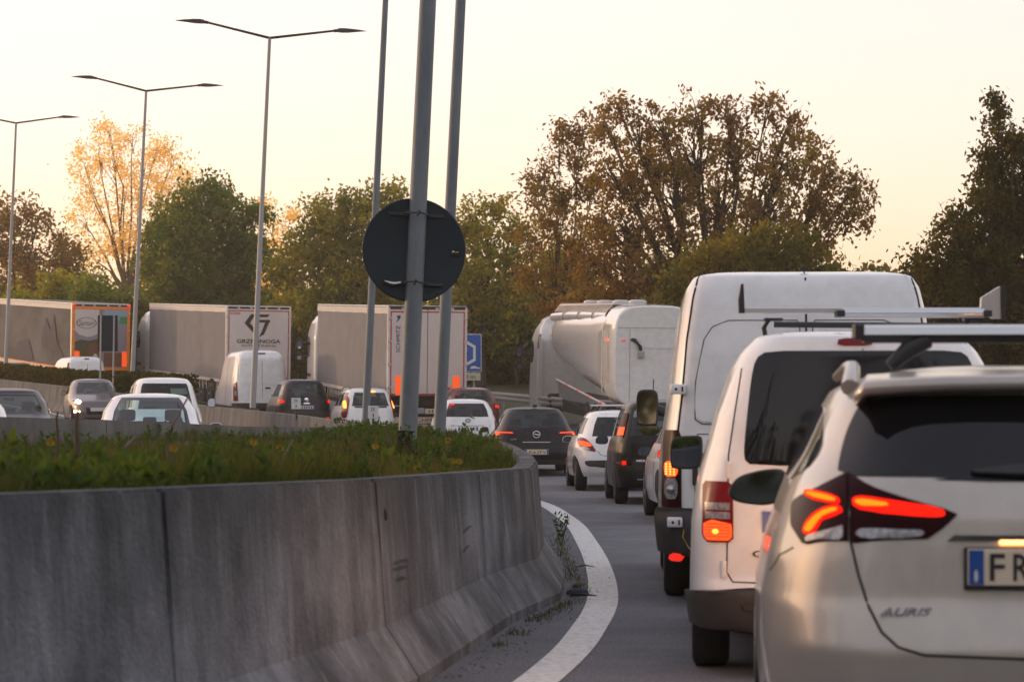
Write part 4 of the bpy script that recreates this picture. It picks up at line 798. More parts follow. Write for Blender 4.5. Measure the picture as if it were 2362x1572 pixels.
# ladder rack bar on the small van
rk = thing('roof_rack', 'silver roof rack bar with upright load stops, mounted on the small white van', 'roof rack')
e0 = P(1706, 714, 13.3); e1 = P(2312, 722, 13.2)
box('bar', e0.x, e1.x, 13.22, 13.27, e0.z - .024, e0.z + .008, M['aluminium'], rk, .004)
tube('roller', [P(1945, 722, 13.16), P(2270, 722, 13.16)], .026, M['aluminium'], rk, 14)
for q in (1938, 2276): box('roller_bracket', P(q, 0, 13.16).x - .022, P(q, 0, 13.16).x + .022, 13.12, 13.24, e0.z - .045, e0.z - .01, M['black_plastic'], rk, .004)
for pts, mm in (([(1704, 722), (1703, 690), (1709, 655), (1714, 655), (1717, 722)], 'black_plastic'), ([(2308, 735), (2308, 662), (2315, 660), (2319, 680), (2317, 735)], 'black_plastic'), ([(2262, 714), (2264, 686), (2306, 660), (2308, 735), (2290, 735)], 'aluminium')):
    flat('load_stop', [(P(a, b, 13.2).x, P(a, b, 13.2).z) for a, b in pts], 13.17 if mm == 'black_plastic' else 13.19, M[mm], rk, .05)
for px in (1775, 2235):
    q = P(px, 735, 13.25); tube('rack_foot', [q, q + Vector((-.03, 0, -.05)), q + Vector((-.02, .0, -.11)), q + Vector((.02, 0, -.17))], .014, M['black_plastic'], rk, 8)
    box('rack_clamp', q.x - .03, q.x + .07, 13.22, 13.3, q.z - .012, q.z + .004, M['steel_dark'], rk, .003)
tube('second_bar', [P(1785, 748, 14.6), P(2290, 752, 14.5)], .018, M['black_plastic'], rk, 8)

# ---- 3 tall white panel van
C_ = Body(2.43, 2.35, [(.3, .07), (.42, .0), (.6, 0), (.66, .05), (1.2, .055), (1.8, .07), (2.15, .11), (2.30, .15), (2.35, .19)],
          [(.3, 4.9), (.6, 5.0), (1.0, 4.8), (1.2, 4.3), (1.3, 4.0), (2.2, 3.1), (2.28, 2.8)],
          [(.3, 1.0), (.6, 1.03), (.9, 1.025), (1.2, 1.005), (1.54, .955), (1.8, .925), (2.1, .887), (2.28, .845), (2.35, .80)], 11, 6, .38, .025)
tv = thing('panel_van', 'tall white panel van with hinged rear doors, towering above the small van', 'van', (2.09, 17.2, 0), R(-3), 0, QG)
C_.build([], M['white2'], tv, 60, 24)
seam(C_, [(-.77, 2.37), (-.765, 2.34), (-.80, 2.2), (-.845, 1.9), (-.88, 1.5), (-.915, 1.2)][1:], .008, tv); seam(C_, [(.765, 2.34), (.80, 2.2), (.845, 1.9), (.88, 1.5), (.915, 1.2)], .008, tv)
seam(C_, [(0, 2.34), (0, .72)], .007, tv, off=.004)
for s in (-1, 1):   # door top creases carried over the roof edge
    tube('panel_gap', [(s * .765, .18, 2.34), (s * .75, .23, 2.372), (s * .73, .34, 2.395)], .005, M['gap'], tv, 6)
tube('panel_gap', [(0, .22, 2.27), (0, .235, 2.33), (0, .27, 2.375), (0, .33, 2.405)], .005, M['gap'], tv, 6)
box('roof_marker', -.03, .03, .30, .34, 2.40, 2.425, M['rubber'], tv, .006)
for s in (-1, 1):
    S = lambda q: [(s * -a, b) for a, b in q]
    patch(C_, 'door_panel', S([(-.79, 1.35), (-.78, 1.60), (-.72, 1.90), (-.66, 1.99), (-.55, 2.03), (-.06, 2.03), (-.05, 1.98), (-.05, 1.33), (-.1, 1.30), (-.74, 1.30)]), .020, 'white2', tv, rows=12, cols=14, rnd=2)
    patch(C_, 'door_panel', S([(-.79, 1.18), (-.77, 1.22), (-.1, 1.22), (-.05, 1.18), (-.05, .80), (-.1, .76), (-.74, .76), (-.79, .80)]), .020, 'white2', tv, rows=8, cols=14, rnd=2)
    for loop in ([(-.79, 1.33), (-.785, 1.60), (-.725, 1.90), (-.665, 1.99), (-.55, 2.035), (-.06, 2.035), (-.045, 1.98), (-.045, 1.33), (-.08, 1.295), (-.74, 1.295), (-.79, 1.33)], [(-.79, 1.18), (-.77, 1.225), (-.1, 1.225), (-.045, 1.18), (-.045, .80), (-.1, .755), (-.74, .755), (-.79, .80), (-.79, 1.18)]):
        seam(C_, S(loop), .0035, tv, name='panel_shade_line', m='bumper_plastic', off=.002)  # dark lines painted for the soft shading around each pressed panel
    ln = patch(C_, 'tail_lamp', S([(-1.01, 1.20), (-.99, 1.255), (-.91, 1.255), (-.888, 1.23), (-.885, .64), (-.90, .62), (-1.0, .62), (-1.015, .66)]), .014, 'dark_red_lens', tv, rows=14, cols=8)
    patch(C_, 'lit_lamp', S([(-.99, 1.03), (-.905, 1.03), (-.905, .92), (-.99, .92)]), .019, 'glow_orange', ln, rows=8, rnd=1)
    for i in range(5):
        for j in range(3): a = s * -(.975 - j * .025); z = 1.01 - i * .018; patch(C_, 'led_dot', [(a - .006, z - .005), (a + .006, z - .005), (a + .006, z + .005), (a - .006, z + .005)], .0225, 'glow_core', ln, rows=1, cols=1)
    patch(C_, 'indicator_lens', S([(-.99, .91), (-.905, .91), (-.905, .76), (-.99, .76)]), .019, 'clear_lens', ln, rows=8, rnd=1)
    lathe_o = lathe('reflector_bowl', [(-.008, .034), (0, .03), (.004, .012)], M['steel'], ln, 16, 'y'); lathe_o.location = C_.pos(s * -.94 if s == 1 else .94, .83, 'x', 1, .026)
    for zc in (1.545, .60):
        p_ = C_.at(s * .86, zc); p_.x = s * .91 if zc > 1 else s * .935; p_.y -= .02; h_ = box('hinge_plate', p_.x - .055, p_.x + .055, p_.y - .045, p_.y + .06, zc - .036, zc + .036, M['white2'], tv, .012, True)
        box('hinge_slot', p_.x - s * .03 - .006, p_.x - s * .03 + .006, p_.y - .049, p_.y - .04, zc - .018, zc + .018, M['gap'], h_); lathe_o = lathe('hinge_bolt', [(-.003, .010), (0, .010)], M['gap'], h_, 12, 'y'); lathe_o.location = (p_.x + s * .015, p_.y - .046, zc)
patch(C_, 'bumper', [(-1.05, .70), (-.9, .70), (-.86, .62), (.86, .62), (.9, .70), (1.05, .70), (1.05, .45), (1.0, .36), (-1.0, .36), (-1.05, .45)], .05, 'bumper_plastic', tv, rows=12, cols=30, rnd=1, sk=.02)
patch2(C_, 'reflector', [(-.94, .345 + .0), (-.86, .345), (-.865, .40), (-.93, .40)], .056, 'refl_red_glow', tv, rows=3, rnd=1)
box('door_handle', -.81 + .0, -.77, C_.yr(.95) - .03, C_.yr(.95), .86, 1.0, M['black_plastic'], tv, .01)
tube('hanging_cable', [C_.pos(-.85, .60, 'x', 1, .03), C_.pos(-.86, .5, 'x', 1, .06), C_.pos(-.82, .43, 'x', 1, .08), C_.pos(-.76, .40, 'x', 1, .06)], .004, M['sign_yellow'], tv, 6)
for s in (-1, 1):
    for y in (1.2, 4.2): wheel(tv, s * 1.0, y, .34, .22)
mr = door_mirror(tv, local(tv, 1494, 940, 22.0), .20, .33, -1, poly=[(-.46, -.42), (-.5, .3), (-.35, .5), (.35, .5), (.5, .34), (.48, -.45), (.35, -.5), (-.35, -.5)], arm=(.26, .0, -.06), depth=.12)
mr2 = door_mirror(tv, local(tv, 1499, 992, 22.0), .19, .10, -1, poly=[(-.5, .45), (.5, .45), (.5, -.2), (.2, -.5), (-.2, -.45), (-.46, -.1)], depth=.12)

# ---- 4 white car half hidden behind the panel van
b4 = std(4.3, 1.46, .89, .5, .60, .83); wc = carbase('white car mostly hidden by the tall panel van, only its left flank and wheels showing', (2.74, 30, 0), 1.2, b4, 'white', HW, QG, wh=(.8, 3.3, .32), name='hatchback')
for s in (-1, 1): patch(b4, 'tail_lamp', [(s * .70, .92), (s * .885, .93), (s * .885, .80), (s * .70, .80)], .012, 'red_lens', wc, rnd=1); patch(b4, 'lit_lamp', [(s * .78, .90), (s * .86, .90), (s * .86, .85), (s * .78, .85)], .02, 'glow_red', wc)
door_mirror(wc, local(wc, 1487, 1040, 32.6), .20, .125, -1, 'black_plastic', arm=(.10, 0, -.03))
for k in (-1, 1): seam(b4, [(1.35, .4), (1.35, .95)], .003, wc, 's', side=k); seam(b4, [(2.5, .35), (2.5, .95)], .003, wc, 's', side=k)
plate(b4, wc, 0, .7, 'plate_cool'); 
# ---- 5 black compact people carrier
b5 = Body(1.62, 1.55, [(.22, .10), (.35, .02), (.5, 0), (.62, .02), (.66, .05), (.95, .07), (1.05, .10), (1.5, .30), (1.55, .38)], [(.22, 3.9), (.4, 4), (.7, 3.9), (.9, 3.4), (1.0, 3.05), (1.5, 2.3), (1.55, 2.15)],
          [(.22, .82), (.45, .85), (.8, .85), (.98, .82), (1.05, .79), (1.3, .73), (1.5, .66), (1.55, .60)], 5.5, 4, .26)
k5 = [('rear_window', 0, .84, 1.06, 1.47), ('windscreen', 3.13, 4, 1.03, 1.48), ('side_window', 1.24, 1.60, 1.10, 1.45), ('side_window', 1.65, 2.12, 1.05, 1.47), ('side_window', 2.17, 2.72, 1.05, 1.47)]
bc = carbase('black high-roofed compact car with rusty exhaust, between the white hatchback and the panel van mirror', (2.43, 37, 0), 1.0, b5, 'black_paint', k5, QG, wh=(.72, 3.2, .31), name='compact_car')
for s in (-1, 1):
    ln = patch(b5, 'tail_lamp', [(s * .62, 1.40), (s * .70, 1.40), (s * .80, 1.05), (s * .715, 1.02)], .012, 'dark_red_lens', bc, rows=8); patch(b5, 'lit_lamp', [(s * .68, 1.18), (s * .75, 1.18), (s * .78, 1.06), (s * .71, 1.06)], .02, 'glow_orange', ln)
    patch(b5, 'reflector', [(s * .60, .68), (s * .83, .68), (s * .83, .60), (s * .60, .60)], .012, 'dark_red_lens', bc); patch(b5, 'fog_lamp', [(s * .68, .67), (s * .73, .67), (s * .73, .61), (s * .68, .61)], .02, 'glow_red', bc)
    for a in (1.35, 2.5): seam(b5, [(a, .4), (a, 1.0)], .003, bc, 's', side=s)
seam(b5, [(-.62, .98), (.62, .98)], .004, bc); seam(b5, [(-.62, .98), (-.60, .62), (.60, .62), (.62, .98)], .004, bc)
patch(b5, 'bumper_groove', [(-.62, .54), (.62, .54), (.6, .40), (-.6, .40)], .003, 'gap', bc); patch(b5, 'chrome_strip', [(-.52, .405), (.52, .405), (.52, .385), (-.52, .385)], .02, 'chrome', bc, rows=2)
text('model_badge', 'MERIVA', -.40, b5.at(-.4, .68).y - .006, .675, .26, .035, M['chrome'], bc, bold=.02); plate(b5, bc, .05, .80, 'plate_cool')
tube('exhaust', [(.0, .45, .20), (-.02, .12, .17)], .045, mat('rust', (.12, .05, .02), .9, noise=((.05, .02, .01), 12, .6)), bc, 10)
box('silencer', -.35, .35, .25, .6, .13, .25, M['rust'], bc, .05); box('spare_well', -.3, .3, .7, 1.3, .17, .28, M['rubber'], bc, .04)
aerial(bc, b5, .45, .30, -.25); door_mirror(bc, local(bc, 1388, 1014, 39.5), .21, .14, -1, 'black_plastic', arm=(.10, 0, -.02))
rr = thing('roof_bars', 'silver roof bar across the white hatchback roof left of the black car', 'roof bar')
tube('bar', [P(1362, 935, 46), P(1520, 934, 46)], .018, M['aluminium'], rr, 8)
for px in (1370, 1383): tube('bar_foot', [P(px, 937, 46), P(px - 5, 945, 46), P(px - 1, 958, 46)], .028, M['black_plastic'], rr, 8)
# ---- 6 white hatchback with red lamps, dark bumper strip
b6 = Body(1.47, 1.40, [(.22, .12), (.34, .03), (.48, 0), (.6, .02), (.75, .05), (.92, .10), (1.0, .15), (1.34, .46), (1.40, .58)], [(.22, 3.8), (.4, 3.9), (.7, 3.8), (.88, 3.2), (.97, 2.85), (1.38, 2.1), (1.40, 1.95)],
          [(.22, .82), (.4, .86), (.6, .87), (.8, .86), (.92, .82), (1.0, .775), (1.2, .70), (1.36, .60), (1.40, .56)], 3.4, 4, .26)
wh6 = carbase('white hatchback with rounded rear, left of the black compact car', (2.02, 43.8, 0), 2.5, b6, 'white', [('rear_window', 0, .80, .99, 1.34), ('windscreen', 3.13, 4, .98, 1.36), ('side_window', 1.30, 1.62, 1.03, 1.32), ('side_window', 1.67, 2.12, 1.0, 1.33), ('side_window', 2.17, 2.72, 1.0, 1.33)], QG, wh=(.70, 3.05, .30), name='hatchback')
for s in (-1, 1):
    ln = patch(b6, 'tail_lamp', [(s * .80, .93), (s * .74, .97), (s * .66, .95), (s * .57, .85), (s * .48, .71), (s * .64, .735), (s * .77, .80)], .012, 'red_lens', wh6, rnd=1, rows=10)
    patch(b6, 'lit_lamp', [(s * .785, .90), (s * .78, .83), (s * .60, .80), (s * .56, .82), (s * .62, .89)], .018, 'glow_orange', ln, rnd=1); patch(b6, 'reversing_lens', [(s * .76, .80), (s * .66, .81), (s * .58, .75), (s * .66, .74)], .018, 'clear_lens', ln, rnd=1)
    for a in (1.3, 2.3): seam(b6, [(a, .4), (a, .95)], .003, wh6, 's', side=s)
patch(b6, 'bumper_strip', [(-.70, .53), (-.66, .56), (.66, .56), (.70, .53), (.64, .43), (-.64, .43)], .008, 'bumper_plastic', wh6, rnd=1, cols=16)
seam(b6, [(-.46, .73), (-.42, .66), (-.3, .63), (.3, .63), (.42, .66), (.46, .73)], .004, wh6); plate(b6, wh6, .1, .5, 'plate_cool'); box('exhaust_box', -.15, .35, .25, .55, .15, .27, M['rubber'], wh6, .04)
door_mirror(wh6, local(wh6, 1309, 1012, 46.4), .20, .13, -1, 'white', arm=(.10, 0, -.02)); tube('wiper', [b6.pos(-.05, 1.0, 'x', 1, .02), b6.pos(.3, 1.07, 'x', 1, .02)], .008, M['black_plastic'], wh6, 6)
# ---- 7 dark graphite hatchback with round badge
b7 = Body(1.50, 1.43, [(.22, .10), (.33, .03), (.5, 0), (.62, .02), (.70, .05), (.85, .08), (.96, .10), (1.03, .15), (1.36, .45), (1.43, .56)], [(.22, 4.0), (.4, 4.1), (.7, 4.0), (.88, 3.4), (.98, 3.0), (1.4, 2.2), (1.43, 2.0)],
          [(.22, .84), (.4, .89), (.6, .905), (.8, .90), (.92, .87), (1.0, .82), (1.2, .73), (1.38, .63), (1.43, .58)], 4.2, 4, .26)
gh = carbase('dark graphite hatchback with chrome ring badge and lit angular lamps', (.53, 52, zr(52) - .0), 3.5, b7, 'graphite', [('rear_window', 0, .86, 1.05, 1.36), ('windscreen', 3.13, 4, .98, 1.38), ('side_window', 1.36, 1.62, 1.06, 1.33), ('side_window', 1.67, 2.12, 1.0, 1.36), ('side_window', 2.17, 2.72, 1.0, 1.36)], QG, wh=(.75, 3.2, .32), name='hatchback')
for s in (-1, 1):
    ln = patch(b7, 'tail_lamp', [(s * .87, .97), (s * .60, .965), (s * .42, .935), (s * .58, .90), (s * .84, .86), (s * .88, .90)], .012, 'red_lens', gh, rows=8)
    patch(b7, 'led_bar', [(s * .83, .955), (s * .50, .945), (s * .50, .930), (s * .83, .932)], .02, 'glow_orange', ln); patch(b7, 'led_bar', [(s * .84, .93), (s * .76, .93), (s * .82, .87), (s * .86, .87)], .02, 'glow_orange', ln)
    patch(b7, 'reflector', [(s * .62, .39), (s * .82, .39), (s * .82, .37), (s * .62, .37)], .01, 'refl_red_glow', gh, rows=2)
tube('maker_badge', [(.075 * math.cos(a), b7.yr(.9) - .02, .905 + .07 * math.sin(a)) for a in np.linspace(0, 6.283, 25)], .011, M['chrome'], gh, 6); flat('maker_badge', [(-.095, .90), (-.02, .925), (.0, .912), (.095, .912), (.02, .885), (0, .898)], b7.yr(.9) - .025, M['chrome'], gh, .006)
seam(b7, [(-.60, 1.02), (-.58, .86), (-.5, .75), (-.3, .73), (.3, .73), (.5, .75), (.58, .86), (.60, 1.02)], .004, gh); patch(b7, 'chrome_strip', [(-.3, .745), (.3, .745), (.3, .733), (-.3, .733)], .014, 'steel', gh, rows=2)
text('model_badge', 'ASTRA', -.47, b7.at(-.47, .80).y - .005, .80, .18, .03, M['steel'], gh, bold=.01)
plate(b7, gh, .0, .53, 'plate_white', None, illegible=False); text('plate_characters', 'K62FV', .02, b7.yr(.53) - .030, .53, .37, .075, M['print_black'], gh)
aerial(gh, b7, .75, .05); box('aerial_fin', -.05, .05, .62, .70, b7.H - .01, b7.H + .05, M['black_plastic'], gh, .012); door_mirror(gh, local(gh, 1117, 990, 54.6), .21, .13, -1, 'silver', arm=(.10, 0, -.03))
patch(b7, 'lower_bumper', [(-.6, .36), (.6, .36), (.66, .26), (-.66, .26)], .008, 'bumper_plastic', gh)
# ---- 8 small white hatchback with oval badge
b8 = std(3.9, 1.53, .85, .36, .60, .80, 3.6)
yw = carbase('white city hatchback with a blue oval badge, in front of the maroon car', (XP(1080, 63), 63, zr(63) - .03), 6, b8, 'white', [('rear_window', 0, .80, 1.05, 1.40), ('windscreen', 3.13, 4, 1.0, 1.4), ('side_window', 1.28, 1.62, 1.08, 1.36), ('side_window', 1.67, 2.12, 1.04, 1.38), ('side_window', 2.17, 2.72, 1.04, 1.38)], QG, name='hatchback')
for s in (-1, 1): patch(b8, 'tail_lamp', [(s * .84, 1.0), (s * .74, 1.02), (s * .72, .72), (s * .84, .76)], .012, 'red_lens', yw, rnd=1)
tube('maker_badge', [(.06 * math.cos(a), b8.yr(.93) - .02, .955 + .042 * math.sin(a)) for a in np.linspace(0, 6.283, 21)], .009, M['print_navy'], yw, 6); tube('maker_badge', [(.025 * math.cos(a), b8.yr(.93) - .02, .955 + .04 * math.sin(a)) for a in np.linspace(0, 6.283, 17)], .006, M['steel'], yw, 6)
seam(b8, [(-.6, .82), (.6, .82)], .008, yw); plate(b8, yw, 0, .74, 'plate_cool'); tube('wiper', [b8.pos(.18, 1.0, 'x', 1, .02), b8.pos(.0, 1.07, 'x', 1, .02), b8.pos(-.3, 1.06, 'x', 1, .02)], .012, M['black_plastic'], yw, 6); aerial(yw, b8, .7, .06)
patch(b8, 'lit_lamp', [(-.42, 1.375), (-.32, 1.385), (-.32, 1.365), (-.42, 1.355)], .01, 'glow_red', yw, rows=2)
# ---- 9 maroon car
b9 = std(4.2, 1.50, .87, .38, .62, .82)
rc9 = carbase('maroon red car with one lit lamp visible, close behind the white trailer', (XP(1094, 74), 74, zr(74) + .06), 8, b9, 'maroon', [('rear_window', 0, .78, 1.04, 1.38), ('windscreen', 3.13, 4, 1.0, 1.38), ('side_window', 1.25, 1.62, 1.06, 1.36), ('side_window', 1.67, 2.12, 1.04, 1.38), ('side_window', 2.17, 2.72, 1.04, 1.38)], QG, name='saloon_car')
for s in (-1, 1): ln = patch(b9, 'tail_lamp', [(s * .86, .96), (s * .60, .95), (s * .60, .82), (s * .86, .80)], .012, 'red_lens', rc9, rnd=1); patch(b9, 'lit_lamp', [(s * .84, .94), (s * .66, .93), (s * .68, .86), (s * .84, .86)], .02, 'glow_red', ln)
aerial(rc9, b9, .8, .07); plate(b9, rc9, 0, .6, 'plate_cool')
# ---- 10 silver-white rounded mini people carrier with blazing lamps
b10 = Body(1.56, 1.49, [(.22, .10), (.35, .02), (.5, 0), (.65, .04), (.9, .08), (1.45, .34), (1.49, .45)], [(.22, 3.9), (.4, 4), (.7, 3.9), (.9, 3.4), (1.0, 3.05), (1.45, 2.3), (1.49, 2.1)], [(.22, .82), (.5, .865), (.8, .86), (.95, .83), (1.1, .77), (1.3, .71), (1.45, .63), (1.49, .58)], 4.2, 4, .26)
mp_ = carbase('pale silver small people carrier with tall glowing red lamps, behind the slim lamp post', (XP(857, 75), 75, zr(75) - .04), 13, b10, 'white', [('rear_window', 0, .76, .98, 1.40), ('windscreen', 3.13, 4, 1.0, 1.4), ('side_window', 1.2, 1.62, 1.04, 1.40), ('side_window', 1.67, 2.12, 1.0, 1.4), ('side_window', 2.17, 2.72, 1.0, 1.4)], QG, name='people_carrier')
for s in (-1, 1):
    ln = patch(b10, 'tail_lamp', [(s * .66, 1.32), (s * .72, 1.30), (s * .83, .95), (s * .85, .62), (s * .74, .60), (s * .68, .90), (s * .62, 1.2)], .012, 'red_lens', mp_, rows=12, rnd=1); patch(b10, 'lit_lamp', [(s * .70, 1.16), (s * .76, 1.14), (s * .80, .92), (s * .72, .90)], .02, 'glow_core', ln, rnd=1)
patch(b10, 'high_brake_lamp', [(-.18, 1.445), (.18, 1.445), (.17, 1.405), (-.17, 1.405)], .02, 'glow_core', mp_, rows=3, rnd=1); plate(b10, mp_, 0, .62, 'plate_cool'); patch(b10, 'window_sill_trim', [(-.5, .97), (.5, .97), (.5, .93), (-.5, .93)], .01, 'gap', mp_, rows=2)
for s in (-1, 1): tube('roof_rail', [(s * .57, .6, 1.52), (s * .56, .9, 1.585), (s * .56, 1.9, 1.58), (s * .57, 2.2, 1.53)], .018, M['black_plastic'], mp_, 6)
# ---- 11 dark high city car with round lamps
b11 = Body(1.67, 1.59, [(.22, .10), (.35, .02), (.5, 0), (.7, .03), (1.0, .07), (1.5, .25), (1.59, .35)], [(.22, 3.9), (.4, 4), (.7, 3.9), (.95, 3.4), (1.05, 3.1), (1.5, 2.4), (1.59, 2.2)], [(.22, .84), (.5, .89), (.8, .885), (1.0, .84), (1.2, .76), (1.5, .66), (1.59, .58)], 4.6, 4, .26)
k11 = [('rear_window', 0, .82, 1.10, 1.50), ('windscreen', 3.13, 4, 1.05, 1.5), ('side_window', 1.24, 1.60, 1.12, 1.48), ('side_window', 1.65, 2.12, 1.1, 1.5), ('side_window', 2.17, 2.72, 1.1, 1.5)]
fc = carbase('dark blue-grey tall city car with round red lamps, right of the white panel van', (XP(708, 79), 79, zr(79) + .02), 15, b11, 'navy', k11, QG, name='city_car')
for s in (-1, 1):
    ln = patch(b11, 'tail_lamp', [(s * .84, 1.0), (s * .76, 1.03), (s * .66, 1.0), (s * .64, .90), (s * .70, .82), (s * .82, .84), (s * .86, .92)], .014, 'red_lens', fc, rnd=1); patch(b11, 'lit_lamp', [(s * .82, .97), (s * .72, .97), (s * .70, .90), (s * .80, .88)], .024, 'glow_red', ln, rnd=1)
    patch(b11, 'fog_lamp', [(s * .62, .42), (s * .78, .42), (s * .78, .34), (s * .62, .34)], .014, 'refl_red_glow', fc)
lo = lathe('maker_badge', [(-.02, .05), (-.012, .075), (0, .085)], M['chrome'], fc, 20, 'y'); lo.location = (0, b11.yr(.98), .98); patch(b11, 'chrome_strip', [(-.1, .88), (.1, .88), (.1, .85), (-.1, .85)], .02, 'chrome', fc, rows=2)
aerial(fc, b11, .55, .09); door_mirror(fc, local(fc, 632, 912, 81.6), .20, .16, -1, 'silver', arm=(.1, 0, -.02)); patch(b11, 'bumper', [(-.88, .62), (.88, .62), (.88, .3), (-.88, .3)], .012, 'bumper_plastic', fc, rows=5, cols=16); plate(b11, fc, 0, .74, 'plate_cool')
# ---- 12 white panel van, medium height
b12 = Body(2.52, 2.38, [(.3, .06), (.42, 0), (.6, .03), (1.0, .05), (2.2, .14), (2.38, .30)], [(.3, 5.2), (.6, 5.3), (1.0, 5.1), (1.3, 4.4), (2.3, 3.5), (2.38, 3.3)], [(.3, 1.0), (.6, 1.03), (1.2, 1.0), (1.8, .93), (2.2, .86), (2.32, .81), (2.38, .74)], 8, 5, .38, .03)
tr = thing('panel_van', 'white panel van with red corner lamps under the trailer with the black emblem', 'van', (XP(606, 88), 88, zr(88) - .02), R(17), 0, QG); b12.build([], M['white'], tr, 40, 16)
for s in (-1, 1):
    patch(b12, 'door_panel', [(s * .05, 1.25), (s * .05, 2.18), (s * .12, 2.24), (s * .66, 2.22), (s * .76, 2.1), (s * .82, 1.3), (s * .76, 1.22), (s * .1, 1.22)], .014, 'white', tr, rows=8, cols=10, rnd=2)
    ln = patch(b12, 'tail_lamp', [(s * .90, 1.32), (s * .98, 1.30), (s * 1.0, .62), (s * .88, .62)], .014, 'red_lens', tr, rows=8); patch(b12, 'indicator_lens', [(s * .90, 1.0), (s * .97, 1.0), (s * .97, .82), (s * .90, .82)], .02, 'clear_lens', ln)
    for y in (1.2, 4.4): wheel(tr, s * 1.0, y, .34, .22)
    seam(b12, [(s * .84, 2.2), (s * .87, 1.4)], .006, tr)
seam(b12, [(0, 2.34), (0, .7)], .006, tr); patch(b12, 'high_brake_lamp', [(-.16, 2.36), (.16, 2.36), (.14, 2.33), (-.14, 2.33)], .03, 'print_black', tr, rows=2); box('door_handle', .10, .30, b12.yr(1.1) - .03, b12.yr(1.1), 1.08, 1.13, M['black_plastic'], tr, .01)
patch(b12, 'bumper', [(-1.02, .55), (1.02, .55), (1.0, .36), (-1.0, .36)], .04, 'bumper_plastic', tr, rows=4, cols=18)
dm = door_mirror(tr, local(tr, 487, 885, 92.6), .24, .42, -1, arm=(.2, 0, 0))
seam(b12, [(1.9, .6), (1.9, 2.2)], .007, tr, 's', side=-1); patch(b12, 'side_window', [(3.3, 1.35), (3.3, 2.0), (4.0, 2.0), (4.4, 1.4)], .005, 'privacy_glass', tr, 's', 6, 6, 1, -1)

# ---- oncoming cars beyond the island
OG = 'oncoming cars beyond the island barrier'
def oncoming(label, px, d, zg, B, pm, wins, rz, name='oncoming_car', **k):
    L = B.yf(.5); a = R(180 + rz); x = XP(px, d); nose = Vector((x, d, zg)); off = Vector((-math.sin(a), math.cos(a), 0)) * L
    return carbase(label, nose - off, 180 + rz, B, pm, wins, OG, name=name, **k)
c1 = std(4.4, 1.49, .88, .7, .62, .82, 4.5, hood=1.15)
w1 = [('rear_window', 0, .80, 1.02, 1.38), ('windscreen', 3.17, 4, 1.0, 1.41), ('side_window', 1.3, 1.62, 1.04, 1.36), ('side_window', 1.67, 2.12, 1.0, 1.38), ('side_window', 2.17, 2.74, 1.0, 1.38)]
o1 = oncoming('white oncoming saloon seen through its wide windscreen, right behind the island barrier', 350, 36.2, .235, c1, 'white', w1, 9, 'saloon_car', glass='glass_clear', npq=18, nlev=44)
door_mirror(o1, local(o1, 496, 983, 37.6), .20, .12, 1, 'white', arm=None, depth=.14, yaw=R(180)); door_mirror(o1, (.95, 2.75, .97), .2, .12, 1, 'white', yaw=R(180))
for s in (-1, 1): patch(c1, 'wiper', [(s * .1 - .3, 1.012), (s * .1 + .3, 1.03), (s * .1 + .3, 1.018), (s * .1 - .3, 1.0)], .02, 'black_plastic', o1, 'f', 2, 6); patch(c1, 'headlamp_lens', [(s * .5, .70), (s * .8, .72), (s * .8, .62), (s * .5, .6)], .01, 'clear_lens', o1, 'f')
c2 = Body(1.92, 1.84, [(.25, .05), (.4, 0), (1.0, .03), (1.78, .15), (1.84, .25)], [(.25, 4.2), (.5, 4.3), (.85, 4.15), (1.0, 3.6), (1.15, 3.35), (1.78, 2.75), (1.84, 2.6)], [(.25, .86), (.5, .90), (1.0, .88), (1.2, .83), (1.7, .70), (1.84, .60)], 7, 4.2, .28)
o2 = oncoming('white oncoming van with sun visor behind the windscreen, just behind the white saloon', 388, 55, .36, c2, 'white', [('windscreen', 3.17, 4, 1.16, 1.76), ('side_window', 2.3, 2.8, 1.2, 1.74)], 11, 'small_van', wh=(.8, 3.4, .32))
patch(c2, 'sun_visor', [(.08 - .62, 1.70), (-.12, 1.70), (-.14, 1.56), (-.6, 1.56)], -.08, 'sign_cream', o2, 'f', 4, 6); aerial(o2, c2, 2.4, .10)
door_mirror(o2, local(o2, 487, 928, 57.2), .20, .22, 1, 'black_plastic', yaw=R(180)); door_mirror(o2, (1.0, 3.0, 1.22), .2, .24, 1, 'black_plastic', yaw=R(180))
for s in (-1, 1): patch(c2, 'headlamp_lens', [(s * .5, .85), (s * .82, .9), (s * .82, .75), (s * .5, .72)], .01, 'clear_lens', o2, 'f')
c3 = std(3.9, 1.50, .85, .4, .60, .80, hood=.9)
o3 = oncoming('grey oncoming car with its headlamps on, in front of the hedge barrier', 228, 76, zl(76) - .02, c3, 'taupe', HW, 15, 'hatchback')
for s in (-1, 1):
    l_ = patch(c3, 'headlamp', [(s * .48, .80), (s * .74, .86), (s * .76, .70), (s * .50, .66)], .014, 'clear_lens', o3, 'f', rnd=1)
    patch(c3, 'lit_lamp', [(s * .54, .77), (s * .66, .78), (s * .66, .69), (s * .54, .68)], .03, 'headlamp', l_, 'f', rnd=1); patch(c3, 'fog_lamp', [(s * .58, .46), (s * .72, .46), (s * .72, .41), (s * .58, .41)], .02, 'headlamp', o3, 'f')
patch(c3, 'grille', [(-.4, .55), (.4, .55), (.35, .35), (-.35, .35)], .008, 'gap', o3, 'f'); plate(c3, o3, 0, .5, 'plate_cool', y=c3.yf(.5) + .04)
door_mirror(o3, (-1.0, 2.75, 1.02), .2, .15, 1, 'black_plastic', yaw=R(180)); door_mirror(o3, (1.0, 2.75, 1.02), .2, .15, 1, 'black_plastic', yaw=R(180))
o4 = oncoming('dark oncoming car at the left edge with black wing mirror', 18, 45.5, zl(45) + .10, std(4.2, 1.50, .88, .4, .60, .82, hood=1.0), 'navy', HW, 11, 'hatchback')
